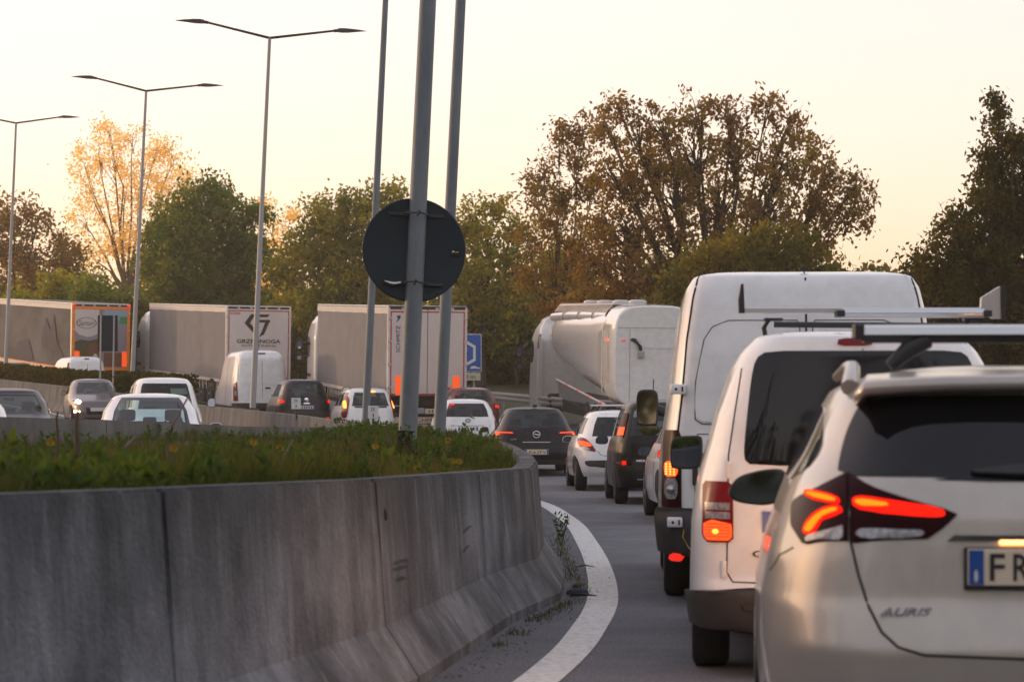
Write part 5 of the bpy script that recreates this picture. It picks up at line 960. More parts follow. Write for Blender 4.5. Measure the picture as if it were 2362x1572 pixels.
door_mirror(o4, local(o4, 84, 943, 47), .20, .14, 1, 'black_plastic', yaw=R(180))
o5 = oncoming('white oncoming car cut off by the left edge, only one pillar in view', -98, 33, zl(33) + .04, std(4.2, 1.46, .86, .4, .60, .82, hood=1.0), 'white', HW, 14, 'hatchback')
# ------------------------------------------------------------------ cars showing over the hedge
b13 = Body(2.0, 1.9, [(.3, .05), (.5, 0), (1.0, .03), (1.8, .12), (1.9, .25)], [(.3, 4.2), (.5, 4.3), (.9, 4.1), (1.1, 3.6), (1.8, 2.9), (1.9, 2.7)], [(.3, .84), (.6, .86), (1.1, .84), (1.7, .74), (1.84, .68), (1.9, .6)], 8, 5, .36)
hv = thing('small_van', 'small plain white van looking over the hedge in front of the orange-framed trailer', 'van', (XP(203, 98), 98, zr(98) - .05), R(24), 0, QG); b13.build([], M['white'], hv, 30, 14)
seam(b13, [(0, 1.85), (0, .7)], .008, hv); patch(b13, 'high_brake_lamp', [(-.1, 1.88), (.1, 1.88), (.1, 1.85), (-.1, 1.85)], .03, 'red_lens', hv, rows=2)
for s in (-1, 1): 
    patch(b13, 'tail_lamp', [(s * .80, 1.3), (s * .72, 1.3), (s * .72, .9), (s * .82, .9)], .014, 'red_lens', hv); wheel(hv, s * .83, .8, .31); wheel(hv, s * .83, 3.3, .31)
tube('panel_gap', [(-.73, .30, 1.72), (-.84, .32, 1.1)], .025, M['gap'], hv, 6)
hc = carbase('white car roof with lit high brake lamp, just above the hedge', (XP(258, 88), 88, zr(88) + .02), 20, std(4.2, 1.47, .86), 'white', HW, QG, name='hatchback')
bb = std(4.2, 1.47, .86); patch(bb, 'high_brake_lamp', [(-.13, 1.40), (.13, 1.40), (.13, 1.365), (-.13, 1.365)], .03, 'glow_core', hc, rows=2)
hs = carbase('silver car roof peeping over the hedge right of the lamp post', (XP(335, 83), 83, zr(83) + .05), 19, std(4.3, 1.45, .87), 'silver', HW, QG, name='saloon_car')
hd_ = carbase('dark grey car over the hedge at the left, in front of the long trailer side', (XP(52, 103), 103, zr(103) + .02), 25, std(4.3, 1.50, .87), 'navy', HW, QG, name='hatchback')

# ------------------------------------------------------------------ lorries
def lorry(label, px_l, d, yaw, zg_r, zg_f, L=13.6, W=2.55, H=4.0, z0=1.12, door='door_panel', side='curtain', trim='print_red', cab='truck_white', cabgap=.9, name='lorry'):
    a = R(yaw); xl = XP(px_l, d); c = Vector((xl, d, zg_r)) + Vector((math.cos(a), math.sin(a), 0)) * (W / 2)
    root = thing(name, label, 'lorry', c, a, math.atan2(zg_f - zg_r, L), QG); h = W / 2
    tb = box('trailer_box', -h + .02, h - .02, .03, L, z0, H - .04, M[side], root, .02)
    box('trailer_roof', -h, h, .0, L + .01, H - .05, H, M['truck_white'], root, .015)
    for s in (-1, 1):
        box('door', min(s * .01, s * (h - .03)), max(s * .01, s * (h - .03)), -.035, .028, z0 + .05, H - .12, M[door], root, .012)
        box('corner_post', min(s * (h - .06), s * (h + .012)), max(s * (h - .06), s * (h + .012)), -.03, .14, z0 - .05, H - .03, M['truck_white'], root, .01)
        for x in (s * .35, s * .85): tube('lock_bar', [(x, -.06, z0 - .0), (x, -.06, H - .18)], .017, M['steel'], root, 6) if name != 'x' and trim is not None and side == 'none' else None
        for k in range(4): z = z0 + .3 + k * (H - z0 - .7) / 3; box('hinge', min(s * (h - .10), s * (h + .02)), max(s * (h - .10), s * (h + .02)), -.06, -.03, z - .03, z + .03, M['steel'], root, .006)
        if trim:
            t_ = M[trim]; x0, x1 = sorted((s * (h - .11), s * (h - .07))); box('edge_stripe', x0, x1, -.040, -.036, z0 + .1, H - .17, t_, root)
            x0, x1 = sorted((s * .012, s * (h - .07))); box('edge_stripe', x0, x1, -.040, -.036, H - .21, H - .17, t_, root); box('edge_stripe', x0, x1, -.040, -.036, z0 + .06, z0 + .1, t_, root)
    box('roof_frame', -h + .01, h - .01, -.02, .06, H - .13, H - .035, M['steel_dark'], root, .01)
    for x in (-.8, -.3, .3, .8): box('roof_bracket', x - .05, x + .05, -.045, -.015, H - .12, H - .05, M['steel'], root, .004)
    box('roof_lip', -h - .005, -h + .012, .02, L, H - .26, H - .06, M['door_panel'], root); 
    n = 46
    e_ = None
    for y in np.linspace(.3, L - .4, n):
        if e_ is None: e_ = box('eyelet', -h - .016, -h - .006, 0, .10, H - .17, H - .08, M['sign_white'], root); e_.location.y = y
        else: q = link('eyelet', e_.data, root); q.location.y = y
    # curtain with gentle folds, chassis rail, side guard
    V = []; ny = 70
    for j in range(ny + 1):
        y = .16 + (L - .3) * j / ny
        for i in range(9): z = z0 + .02 + (H - .27 - z0) * i / 8; V.append((-h - .006 - .010 * math.sin(y * 2.9 + .3 * math.sin(z * 2)) * (.3 + .7 * (1 - i / 8)) , y, z))
    if side == 'curtain': mesh('side_curtain', V, [(j * 9 + i, j * 9 + i + 1, (j + 1) * 9 + i + 1, (j + 1) * 9 + i) for j in range(ny) for i in range(8)], M[side], root, True)
    box('chassis_rail', -h + .0, -h + .08, .2, L, z0 - .10, z0 + .02, M['door_panel'], root, .01)
    for k in range(22): y = .7 + k * .58; box('buckle', -h - .02, -h + .0, y, y + .05, z0 - .42, z0 - .05, M['sign_cream'], root)
    box('side_guard', -h + .05, -h + .10, 3.5, L - 2.5, .55, .68, M['steel_dark'], root); box('side_guard', -h + .05, -h + .10, 3.5, L - 2.5, .82, .95, M['steel'], root)
    box('chassis', -.5, .5, .3, L + 1, .75, z0 - .02, M['steel_dark'], root)
    box('rear_bumper', -h + .1, h - .1, .05, .2, .42, .58, M['steel_dark'], root, .02)
    for s in (-1, 1):
        for y in (1.4, 2.7, 4.0, L + .2): wheel(root, s * (h - .02), y, .52, .38)
        lm = box('tail_lamp', min(s * .75, s * 1.2), max(s * .75, s * 1.2), .02, .08, .85, .98, M['dark_red_lens'], root, .01)
        ff = box('mud_flap', min(s * .70, s * 1.22), max(s * .70, s * 1.22), .6, .62, .18, .78, M['rubber'], root)
    # tractor cab
    cb = Body(3.75, 3.45, [(.35, 0), (2.9, 0), (3.3, .25), (3.45, .5)], [(.35, 2.2), (.6, 2.25), (1.6, 2.2), (3.0, 2.0), (3.45, 1.5)], [(.35, 1.22), (2.8, 1.22), (3.3, 1.12), (3.45, 1.0)], 12, 8, .4, .05)
    cr_ = thing('cab', None, None, (0, L + cabgap, 0)); cr_.parent = root
    bd = cb.build([], M[cab], cr_, 24, 10); bd.name = 'cab_body'
    patch(cb, 'side_window', [(1.1, 2.0), (1.1, 2.75), (1.9, 2.75), (2.0, 2.0)], .01, 'gloss_black', cr_, 's', 5, 5, 1, -1)
    for z in (.55, .9, 1.25): patch(cb, 'step', [(1.0, z), (1.8, z), (1.8, z + .12), (1.0, z + .12)], .01, 'steel_dark', cr_, 's', 2, 3, 0, -1)
    patch(cb, 'side_marker', [(.2, 1.1), (.35, 1.1), (.35, 1.2), (.2, 1.2)], .012, 'amber_lens', cr_, 's', 2, 2, 0, -1)
    for (z, hh) in ((2.45, .48), (1.95, .24)): door_mirror(cr_, (-1.52, 1.75, z), .28, hh, -1, arm=(.28, 0, .05), gs=.6, yaw=R(-25))
    cr_.name = 'cab'
    return root
l1 = lorry('white lorry trailer with thin red border and two orange reflectors, behind the round sign', 893, 77, 14, .86, 1.52)
h = 1.275
text('print', 'SCHMITZ', -h + .32, -.045, 2.95, .13, .85, M['print_navy'], l1, vertical=True)
flat('print', [(-h + .25, 3.45), (-h + .39, 3.62), (-h + .39, 3.7), (-h + .26, 3.68), (-h + .31, 3.6)], -.045, M['print_navy'], l1, .004)
for x in (-h + .24, h - .44): box('reflector', x, x + .22, -.048, -.036, 1.17, 1.78, M['refl_orange_glow'], l1)
box('warning_plate', h - .98, h - .50, -.046, -.036, 1.28, 1.45, M['print_red'], l1); flat('warning_plate', [(h - .66, 1.29), (h - .52, 1.29), (h - .52, 1.44), (h - .66, 1.44)], -.050, M['refl_orange_glow'], l1, .003); flat('warning_plate', ellipse(h - .59, 1.365, .05, .05, 12), -.054, M['print_black'], l1, .003)
box('cable_recess', -.3, h - .2, -.02, .1, .84, 1.08, M['gap'], l1)
pl = box('number_plate', -.05, .62, -.03, -.01, .58, .74, M['plate_white'], l1); text('plate_characters', 'WGM K4', .28, -.035, .66, .5, .09, M['print_black'], pl) if False else None
for z in (.36, .12): f_ = box('mud_flap_print', -1.1, 1.15, -.02, .0, z - .08, z + .11, M['plate_white'], l1); text('print', 'SCHMITZ', .05, -.025, z + .02, 1.0, .12, M['print_black'], f_)
for k in range(5): box('plate_mark', .06 + k * .1, .10 + k * .1, -.034, -.031, .62, .70, M['print_black'], pl)
box('roof_edge_stripe', -h + .0, h, -.03, .0, 3.94, 3.99, M['steel_dark'], l1)

l2 = lorry('white lorry trailer with a big black angular emblem and lettering, behind the white panel van', 520, 93.6, 21, 1.62, 2.3)
for s in (1,):
    E = [[(-.58, 3.2), (-.33, 3.76), (.42, 3.76), (.30, 3.62), (-.22, 3.62), (-.40, 3.2), (-.12, 2.62), (-.14, 2.85)],
         ]
    k = 1.0
    def em(pts): flat('print', [(a * .95 + .0, 3.68 - (3.74 - b) * .74) for a, b in pts], -.047, M['print_black'], l2, .004)
    em([(-.60, 3.28), (-.34, 3.74), (.46, 3.74), (.36, 3.60), (-.22, 3.60), (-.38, 3.28)]); em([(-.60, 3.28), (-.38, 3.28), (-.10, 2.90), (-.12, 2.62)])
    em([(-.06, 3.46), (.46, 3.46), (.46, 3.32), (.02, 3.32)]); em([(.46, 3.42), (.22, 2.70), (.0, 2.55), (.12, 2.85), (.26, 3.33)])
text('print', 'GRZEBINOGA', .0, -.046, 2.64, 1.74, .15, M['print_black'], l2, bold=.02); text('print', 'INTERTRANS', .0, -.046, 2.47, 1.35, .085, M['steel_dark'], l2)
text('print', 'KÖGEL', -.93, -.046, 3.72, .40, .08, M['print_red'], l2, bold=.02)

mat('mural_print', (.13, .12, .125), .9, spec=.1); mat('mural', (.17, .16, .165), .8, noise=((.10, .095, .08), .35, .6, (1, .8, 1.6)), spec=.15)
l3 = lorry('grey mural lorry trailer with orange-framed rear doors and an oval emblem, at the far left', 163, 104, 25, 2.2, 3.0, door='print_mauve', side='mural', trim=None)
for a in ((-h, -h + .13, 1.17, 3.85), (h - .13, h, 1.17, 3.85)): box('orange_frame', a[0], a[1], -.05, -.036, a[2], a[3], M['orange_trim'], l3)
for a in ((3.75, 3.86), (1.14, 1.26)): box('orange_frame', -h + .1, h - .1, -.05, -.036, a[0], a[1], M['orange_trim'], l3)
flat('print', [(x, z) for x, z in [(-h + .12, 3.74), (-.1, 3.74), (-.1, 2.75), (-.3, 2.62), (-.6, 2.56), (-.95, 2.66), (-h + .12, 2.85)]], -.042, M['door_panel'], l3, .003)
for k in range(28):
    a = k * math.pi / 14; b = a + math.pi / 14; q = lambda a, r: (-.64 + .44 * r * math.cos(a), 3.16 + .24 * r * math.sin(a)); flat('print', [q(a, 1), q(b, 1), q(b, .92), q(a, .92)], -.046, M['print_black'], l3, .003)
text('print', 'Sartori', -.64, -.046, 3.16, .70, .22, M['steel_dark'], l3, shear=.3)
flat('print', [(-h + .12, 2.35), (-.9, 2.45), (-.5, 2.4), (-.1, 2.5), (-.1, 2.0), (-h + .12, 2.0)], -.043, M['print_olive'], l3, .003); flat('print', [(-h + .12, 1.99), (-.1, 1.99), (-.1, 1.27), (-h + .12, 1.27)], -.043, M['leaf_olive'], l3, .003)
flat('print', ellipse(-.30, 1.85, .30, .50), -.048, M['print_brown'], l3, .003); flat('print', ellipse(-.24, 1.62, .12, .24), -.052, M['sign_cream'], l3, .003)
flat('print', [(.14, 3.74), (h - .12, 3.74), (h - .12, 3.3), (.14, 3.3)], -.042, M['print_sky'], l3, .003); flat('print', [(h - .46, 3.45), (h - .13, 3.45), (h - .13, 3.15), (h - .46, 3.15)], -.046, M['print_green'], l3, .003)
flat('print', [(.14, 1.9), (h - .12, 1.9), (h - .12, 1.3), (.14, 1.3)], -.042, M['print_brown'], l3, .003)
for x in (-h + .12, h - .34): box('reflector', x, x + .22, -.055, -.04, 1.3, 1.95, M['refl_orange_glow'], l3)
for s in (-1, 1): box('marker_lamp', s * 1.2 - .06, s * 1.2 + .06, -.08, -.02, 3.90, 3.98, M['glow_red'], l3, .01)
for y0_, y1_, zz in ((.2, 13.4, 1.14),): box('orange_skirt', -h - .012, -h + .0, y0_, y1_, zz, zz + .07, M['orange_trim'], l3)
for pts in ([(2.2, 1.9), (3.0, 3.45), (3.6, 2.75), (4.4, 3.3), (5.2, 2.2), (5.0, 1.9)], [(6.5, 1.3), (7.5, 2.2), (9.5, 2.1), (10.5, 1.3)], [(1.0, 1.5), (2.4, 2.3), (2.6, 1.5)]): flat('print', pts, -h - .018, M['mural_print'], l3, .004, 'yz')
# silo tanker
a = R(9.0); X0 = Vector((XP(1412, 71), 71, zr(71))) + Vector((math.cos(a), math.sin(a), 0)) * 1.25
tk = thing('tanker_lorry', 'white silo tanker lorry with an unloading pipe along its top, right of the blue sign', 'lorry', X0, a, R(2.6), QG)
def ring(y, w, zt, zb, n_, sh=0):
    out = []; zc = (zt + zb) / 2; hh = (zt - zb) / 2
    for k in range(48):
        t = 2 * math.pi * k / 48; c, s_ = math.cos(t), math.sin(t); out.append((w * math.copysign(abs(c) ** (2 / n_), c), y, zc + hh * math.copysign(abs(s_) ** (2 / n_), s_)))
    return out
st = [(0.0, 1.17, 3.96, 1.02, 4.2), (.04, 1.215, 4.0, 1.0, 4.2), (.3, 1.24, 4.02, 1.0, 4.2), (1.6, 1.25, 4.05, 1.0, 4.0), (1.66, 1.225, 4.03, 1.04, 3.4), (2.6, 1.24, 4.05, 1.12, 3.0), (4.0, 1.25, 4.05, 1.25, 2.7), (6.5, 1.25, 4.04, 1.45, 2.5), (8.5, 1.25, 4.02, 1.62, 2.4), (10.2, 1.24, 3.98, 1.8, 2.3), (11.3, 1.18, 3.88, 2.0, 2.25), (11.9, .95, 3.65, 2.3, 2.1), (12.1, .5, 3.3, 2.6, 2)]
st = st[:3] + st[3:]
V = [p for q in st for p in ring(*q)]; Fc = [(j * 48 + k, j * 48 + (k + 1) % 48, (j + 1) * 48 + (k + 1) % 48, (j + 1) * 48 + k) for j in range(len(st) - 1) for k in range(48)]
Fc += [tuple(range(47, -1, -1)), tuple((len(st) - 1) * 48 + k for k in range(48))]
o = mesh('tank', V, Fc, M['tank_white'], tk, True)
bm = bmesh.new(); bm.from_mesh(o.data); bmesh.ops.recalc_face_normals(bm, faces=bm.faces)
for e in bm.edges:
    if len(e.link_faces) == 2 and e.calc_face_angle(0) > .6: e.smooth = False
bm.to_mesh(o.data); bm.free()
tube('rear_seam', [(-1.245, 1.62, 3.4), (-1.255, 1.62, 2.5), (-1.25, 1.62, 1.4)], .012, M['steel'], tk, 6)
tube('panel_seam', [(-1.1, -.006, 3.35), (1.1, -.006, 3.35)], .008, M['steel'], tk, 6); tube('panel_seam', [(-.75, -.006, 3.30), (-.75, -.006, 1.1)], .008, M['steel'], tk, 6); tube('panel_seam', [(-.95, -.006, 2.75), (1.1, -.006, 2.75)], .005, M['steel'], tk, 6)
tube('discharge_pipe', [(-.86, 2.2, 3.68), (-.98, 8, 3.66), (-1.02, 11.2, 3.60)], .155, M['tank_white'], tk, 18)
for y in (4.2, 6.4, 8.8): tube('pipe_band', [(-.90 - .018 * (y - 2.2), y, 3.675), (-.90 - .018 * (y - 2.2), y + .09, 3.675)], .166, M['steel'], tk, 18)
tube('pipe_flange', [(-.86, 2.05, 3.68), (-.86, 2.22, 3.68)], .20, M['black_plastic'], tk, 16); tube('pipe_flange', [(-.855, 1.9, 3.68), (-.86, 2.05, 3.68)], .15, M['steel'], tk, 16)
tube('hose', [(-.95, 2.1, 3.50), (-1.0, 1.6, 3.32), (-1.0, .9, 3.15), (-.85, .2, 3.05), (-.60, -.06, 2.98), (-.46, -.10, 2.80), (-.44, -.10, 2.62)], .055, M['rubber'], tk, 10); box('hose_coupling', -.52, -.34, -.16, -.02, 2.48, 2.68, M['steel'], tk, .02)
for s in (-.42, .42): tube('catwalk_rail', [(s - .45, 1.8, 4.04), (s - .45, 11, 4.0)], .025, M['steel'], tk, 6)
for k in range(22): tube('catwalk_strut', [(-.87, 2.0 + k * .42, 4.03), (-1.02, 2.2 + k * .42, 3.80)], .02, M['aluminium'], tk, 5)
box('catwalk', -.85, .1, 2.0, 11, 4.02, 4.07, M['aluminium'], tk)
for y in (2.5, 5.0, 7.5, 9.8): lathe_o = lathe('manhole', [(0, .28), (.08, .28), (.12, .18)], M['truck_white'], tk, 18, 'z'); lathe_o.location = (0, y, 4.06)
box('marker_lamp', -1.27, -1.22, .9, 1.05, 2.95, 3.02, M['glow_orange'], tk, .01); box('rear_marker', -1.0, -.88, -.03, .0, 2.96, 3.0, M['refl_red_glow'], tk, .005)
box('reflex_strip', -.78, 1.2, -.012, -.002, 1.06, 1.11, M['print_red'], tk); tube('side_rail', [(-1.24, 1.1, 1.05), (-1.24, 9.5, 1.55)], .04, M['door_panel'], tk, 6)
mesh('side_guard', [(-1.22, 1.15, 1.02), (-1.22, 9.4, 1.50), (-1.22, 9.0, 1.0), (-1.22, 2.5, .62)], [(0, 1, 2, 3)], M['aluminium'], tk)
for k in range(4): box('side_marker', -1.30, -1.27, 1.6 + k * 1.9, 1.72 + k * 1.9, 1.07 + k * .115, 1.12 + k * .115, M['refl_red_glow'], tk)
box('side_skirt', -1.22, -1.19, 4.2, 8.4, .55, .95, M['steel_dark'], tk); box('chassis', -.5, .5, .4, 13, .7, 1.0, M['steel_dark'], tk); box('rear_bumper', -1.15, 1.15, -.05, .1, .45, .62, M['truck_white'], tk, .02); box('rear_frame', -1.22, 1.22, .1, .3, .62, 1.0, M['gap'], tk)
for s in (-1, 1):
    for y in (1.5, 2.8, 4.1, 11.0): wheel(tk, s * 1.24, y, .52, .38)
    box('mud_guard', min(s * .8, s * 1.24), max(s * .8, s * 1.24), .7, 4.9, 1.0 - .0, 1.06, M['steel_dark'], tk) if False else None
    box('bumper_post', s * 1.15 - .05, s * 1.15 + .05, -.06, -.05 + .06, .3, .95, M['refl_red_glow' if False else 'door_panel'], tk)
cb = Body(3.72, 3.4, [(.35, 0), (2.9, 0), (3.2, .2), (3.4, .5)], [(.35, 2.2), (.6, 2.25), (1.6, 2.2), (2.9, 1.95), (3.4, 1.4)], [(.35, 1.24), (1.5, 1.24), (2.8, 1.20), (3.2, 1.10), (3.4, .95)], 10, 8, .4, .06)
cr_ = thing('cab', None, None, (0, 13.1, 0)); cr_.parent = tk; bd = cb.build([], M['truck_white'], cr_, 24, 10)
patch(cb, 'side_window', [(1.1, 2.0), (1.1, 2.75), (1.9, 2.75), (2.0, 2.0)], .01, 'gloss_black', cr_, 's', 5, 5, 1, -1); patch(cb, 'air_intake', [(.15, 2.5), (.15, 3.0), (.3, 3.0), (.35, 2.5)], .012, 'steel_dark', cr_, 's', 3, 3, 0, -1)
for (z, hh) in ((2.35, .50), (1.85, .30)): door_mirror(cr_, (-1.60, 1.85, z), .30, hh, -1, arm=(.35, 0, .3), gs=.6, yaw=R(-20))
box('wind_deflector', -1.22, -1.18, -.5, .02, .5, 2.9, M['truck_white'], cr_, .01)

# ------------------------------------------------------------------ trees
def tree(name, label, d, base, lobes, leafm, lsz=.12, dens=1.0, barkm='bark', trunk_r=.22, group=None, droop=.0, cat='tree', clump=.5, flat_=1.0, fork=2.2):
    s = F / d; bx = XP(base[0], d); bz = gz(bx, d); root = thing(name, label, cat, (bx, d, bz), group=group)
    L = [Vector((XP(px, d) - bx, RNG.uniform(-.5, .5) * r * d / F * 1.6, CH - (py - HY) * d / F - bz)) for px, py, r in lobes]; Rr = [r * d / F for _, _, r in lobes]
    zmax = max(v.z for v in L); geo = []; fz = min(fork, zmax * .3)
    geo.append(tube_geo([(0, 0, -.2), (.05, 0, fz * .5), (.0, .05, fz)], [trunk_r * 1.2, trunk_r, trunk_r * .85], 8)); C = []
    for v, r in sorted(zip(L, Rr), key=lambda q: q[0].z):
        mid = Vector((v.x * .45 + RNG.normal() * .15, v.y * .4, fz + (v.z - fz) * .45)); rb_ = trunk_r * .45 * min(1, r / 1.2)
        geo.append(tube_geo([(0, 0, fz * .92), mid * .5 + Vector((0, 0, fz * .4)), mid, v.lerp(mid, .35) + Vector((RNG.normal(), RNG.normal(), 0)) * .12 * r, v], [rb_ * 1.3, rb_, rb_ * .7, rb_ * .45, rb_ * .2], 6))
        nc = max(4, int(26 * dens * (r / 1.0) ** 1.7 / (clump / .5) ** 2))
        for _ in range(nc):
            q = RNG.normal(size=3); q /= np.linalg.norm(q); q = q * RNG.uniform(.15, 1) ** .5 * r * np.array([1, 1.1, 1]) * RNG.uniform(.8, 1.15) * (1.35 if RNG.uniform() < .13 else 1)
            cc = v + Vector(q); C.append((cc, clump * RNG.uniform(.55, 1.25)))
            if RNG.uniform() < .6: geo.append(tube_geo([v.lerp(mid, RNG.uniform(0, .4)), v.lerp(cc, .5) + Vector((0, 0, .1 * r)), cc], [rb_ * .3 + .006, .012, .006], 4))
            if RNG.uniform() < .10: o_ = Vector(q).normalized() * r * .5; geo.append(tube_geo([cc, cc + o_ * .6 + Vector((0, 0, .15)), cc + o_ + Vector((0, 0, .3 * r))], [.010, .007, .004], 3))
    v_, f_ = join_geo(geo); mesh('trunk', v_, f_, M[barkm], root, True)
    per = int(46 * (clump / .5) ** 1.6 * (.12 / lsz) ** 1.4); Cs = []; Us = []; Vs = []
    for cc, cr in C:
        n = max(6, int(per * RNG.uniform(.5, 1.3))); q = RNG.normal(size=(n, 3)) * cr * np.array([.55, .55, .45 * flat_]); q[:, 2] -= droop * np.abs(RNG.normal(size=n)) * cr
        Cs.append(np.array(cc) + q); u = unit(n); u[:, 2] -= droop * 1.6; u /= np.linalg.norm(u, axis=1, keepdims=True); w = np.cross(u, unit(n)); w /= np.linalg.norm(w, axis=1, keepdims=True)
        sz = lsz * RNG.uniform(.55, 1.2, (n, 1)); Us.append(u * sz); Vs.append(w * sz * .95)
    leaves_mesh('crown', np.concatenate(Cs), np.concatenate(Us), np.concatenate(Vs), M[leafm], root); return root, sum(len(c) for c in Cs)
TG = 'trees behind the traffic'; cnt = 0
def T(*a, **k):
    global cnt
    r, n = tree(*a, **k); cnt += n; return r
T('broadleaf_tree', 'tall brown-leaved tree in the middle right, rising behind the white tanker', 86, (1650, 900),
  [(1425, 245, 45), (1405, 290, 45), (1460, 290, 50), (1530, 285, 60), (1610, 265, 50), (1690, 265, 60), (1770, 240, 42), (1810, 300, 50), (1500, 360, 80), (1600, 350, 85), (1700, 350, 80), (1800, 380, 80), (1880, 340, 45), (1910, 400, 55), (1975, 430, 45), (1990, 480, 40), (1890, 470, 70),
   (1440, 430, 70), (1400, 390, 45), (1550, 450, 95), (1660, 450, 95), (1770, 480, 90), (1880, 540, 60), (1950, 500, 45), (1440, 520, 85), (1380, 500, 55), (1560, 560, 100), (1680, 570, 100), (1790, 580, 90), (1890, 600, 55), (1440, 620, 90), (1370, 610, 60), (1520, 650, 80), (1640, 650, 90), (1330, 690, 60), (1440, 720, 80), (1560, 740, 80)],
  'leaf_brown', .11, .50, group=TG, droop=.5, clump=.36, trunk_r=.3)
T('broadleaf_tree', 'green-yellow lower tree in front of the big brown tree, above the tall van roof', 78, (1800, 900),
  [(1700, 590, 60), (1780, 560, 55), (1850, 580, 55), (1620, 620, 60), (1740, 640, 70), (1840, 640, 65), (1920, 630, 45), (1560, 680, 55), (1660, 690, 70), (1780, 700, 70), (1900, 690, 60), (1990, 650, 40), (2000, 700, 50), (2050, 690, 45)], 'leaf_moss', .11, 1.2, group=TG, droop=.2, clump=.4)
T('broadleaf_tree', 'thin see-through tree with wispy twigs, left edge of the big brown tree', 92, (1290, 900),
  [(1290, 320, 42), (1330, 365, 50), (1250, 395, 45), (1345, 300, 38), (1310, 440, 60), (1240, 470, 50), (1370, 420, 45), (1290, 530, 65), (1220, 560, 45), (1350, 540, 55), (1300, 620, 65), (1230, 650, 50), (1370, 640, 55), (1290, 710, 60)], 'leaf_brown', .10, .55, group=TG, clump=.42, trunk_r=.14)
T('broadleaf_tree', 'dark leafy tree reaching up at the right edge of the picture', 64, (2330, 900),
  [(2290, 225, 22), (2300, 275, 34), (2330, 330, 45), (2290, 350, 40), (2370, 370, 60), (2310, 410, 60), (2380, 460, 90), (2260, 470, 45), (2200, 520, 50), (2310, 520, 90), (2400, 560, 110), (2180, 580, 60), (2250, 600, 80), (2120, 620, 55), (2340, 650, 110), (2180, 680, 80), (2260, 740, 100), (2380, 760, 110), (2100, 690, 50), (2200, 790, 90), (2330, 840, 110)], 'leaf_dark', .085, 1.05, group=TG, clump=.3, droop=.35, trunk_r=.2)
T('poplar_tree', 'tall pale golden tree glowing in the backlight, left part behind the lamp posts', 165, (290, 900),
  [(255, 300, 38), (225, 340, 38), (310, 310, 36), (360, 335, 38), (195, 380, 36), (270, 380, 55), (330, 390, 55), (400, 370, 40), (430, 410, 35), (210, 440, 50), (290, 460, 65), (370, 450, 60), (430, 470, 40), (190, 510, 40), (260, 540, 60), (340, 540, 60), (410, 530, 45), (210, 590, 45), (300, 610, 60), (380, 610, 45)], 'leaf_gold', .14, .40, barkm='bark_pale', group=TG, clump=.75, trunk_r=.22, flat_=1.3, fork=6)
T('broadleaf_tree', 'broad dark green tree behind the grey curtain trailer', 130, (470, 900),
  [(430, 470, 45), (480, 445, 38), (520, 475, 45), (390, 520, 55), (460, 530, 70), (540, 540, 60), (580, 500, 35), (360, 590, 50), (430, 610, 80), (520, 620, 80), (590, 590, 50), (370, 680, 70), (460, 700, 90), (560, 700, 80), (600, 780, 60), (360, 780, 60), (480, 800, 80)], 'leaf_green', .15, 1.5, group=TG, clump=.6, trunk_r=.3)
T('broadleaf_tree', 'yellow-green tree left of the round road sign', 125, (780, 900),
  [(740, 500, 50), (800, 475, 42), (850, 470, 42), (905, 450, 26), (700, 560, 55), (770, 560, 70), (850, 550, 65), (920, 520, 50), (660, 630, 50), (740, 650, 80), (830, 650, 80), (920, 620, 65), (700, 740, 80), (810, 750, 90), (920, 730, 80), (640, 760, 55), (690, 840, 60)], 'leaf_olive', .15, 1.4, group=TG, clump=.6, trunk_r=.25)
T('broadleaf_tree', 'brownish thin-topped tree behind the blue sign, right of the round sign', 112, (1110, 900),
  [(1090, 500, 38), (1140, 480, 32), (1060, 550, 50), (1130, 560, 60), (1190, 530, 35), (1040, 630, 55), (1110, 650, 70), (1190, 620, 60), (1060, 730, 65), (1140, 740, 70), (1200, 720, 60)], 'leaf_olive', .13, 1.0, group=TG, clump=.5, trunk_r=.2)
T('broadleaf_tree', 'brown tree at the far left edge behind the farthest lamp post', 150, (40, 900),
  [(20, 490, 45), (80, 520, 38), (0, 560, 60), (70, 590, 60), (130, 560, 35), (160, 600, 50), (30, 660, 70), (110, 670, 70), (190, 660, 60), (240, 690, 50)], 'leaf_brown', .17, .95, group=TG, clump=.75, trunk_r=.25)
T('broadleaf_tree', 'sparse backlit tree between the dark green and yellow-green trees', 155, (630, 900),
  [(600, 480, 30), (630, 530, 40), (650, 590, 45), (620, 640, 50), (670, 500, 26), (660, 670, 55)], 'leaf_gold', .17, .5, barkm='bark_pale', group=TG, clump=.7, trunk_r=.15)
BG = 'bushes along the far roadside'
bush = [(60, 740, 70, 'leaf_olive'), (150, 700, 75, 'leaf_olive'), (240, 720, 80, 'leaf_green'), (310, 760, 70, 'leaf_dark'), (640, 800, 60, 'leaf_dark'), (690, 820, 60, 'leaf_dark'), (1150, 800, 70, 'leaf_dark'), (1190, 700, 60, 'leaf_green'), (1230, 780, 70, 'leaf_dark'), (1290, 640, 70, 'leaf_olive'), (1330, 720, 80, 'leaf_dark'), (1430, 760, 90, 'leaf_dark'), (1560, 690, 80, 'leaf_green'), (1700, 740, 90, 'leaf_green'), (1860, 720, 90, 'leaf_olive'), (2010, 740, 90, 'leaf_dark'), (2120, 760, 90, 'leaf_dark')]
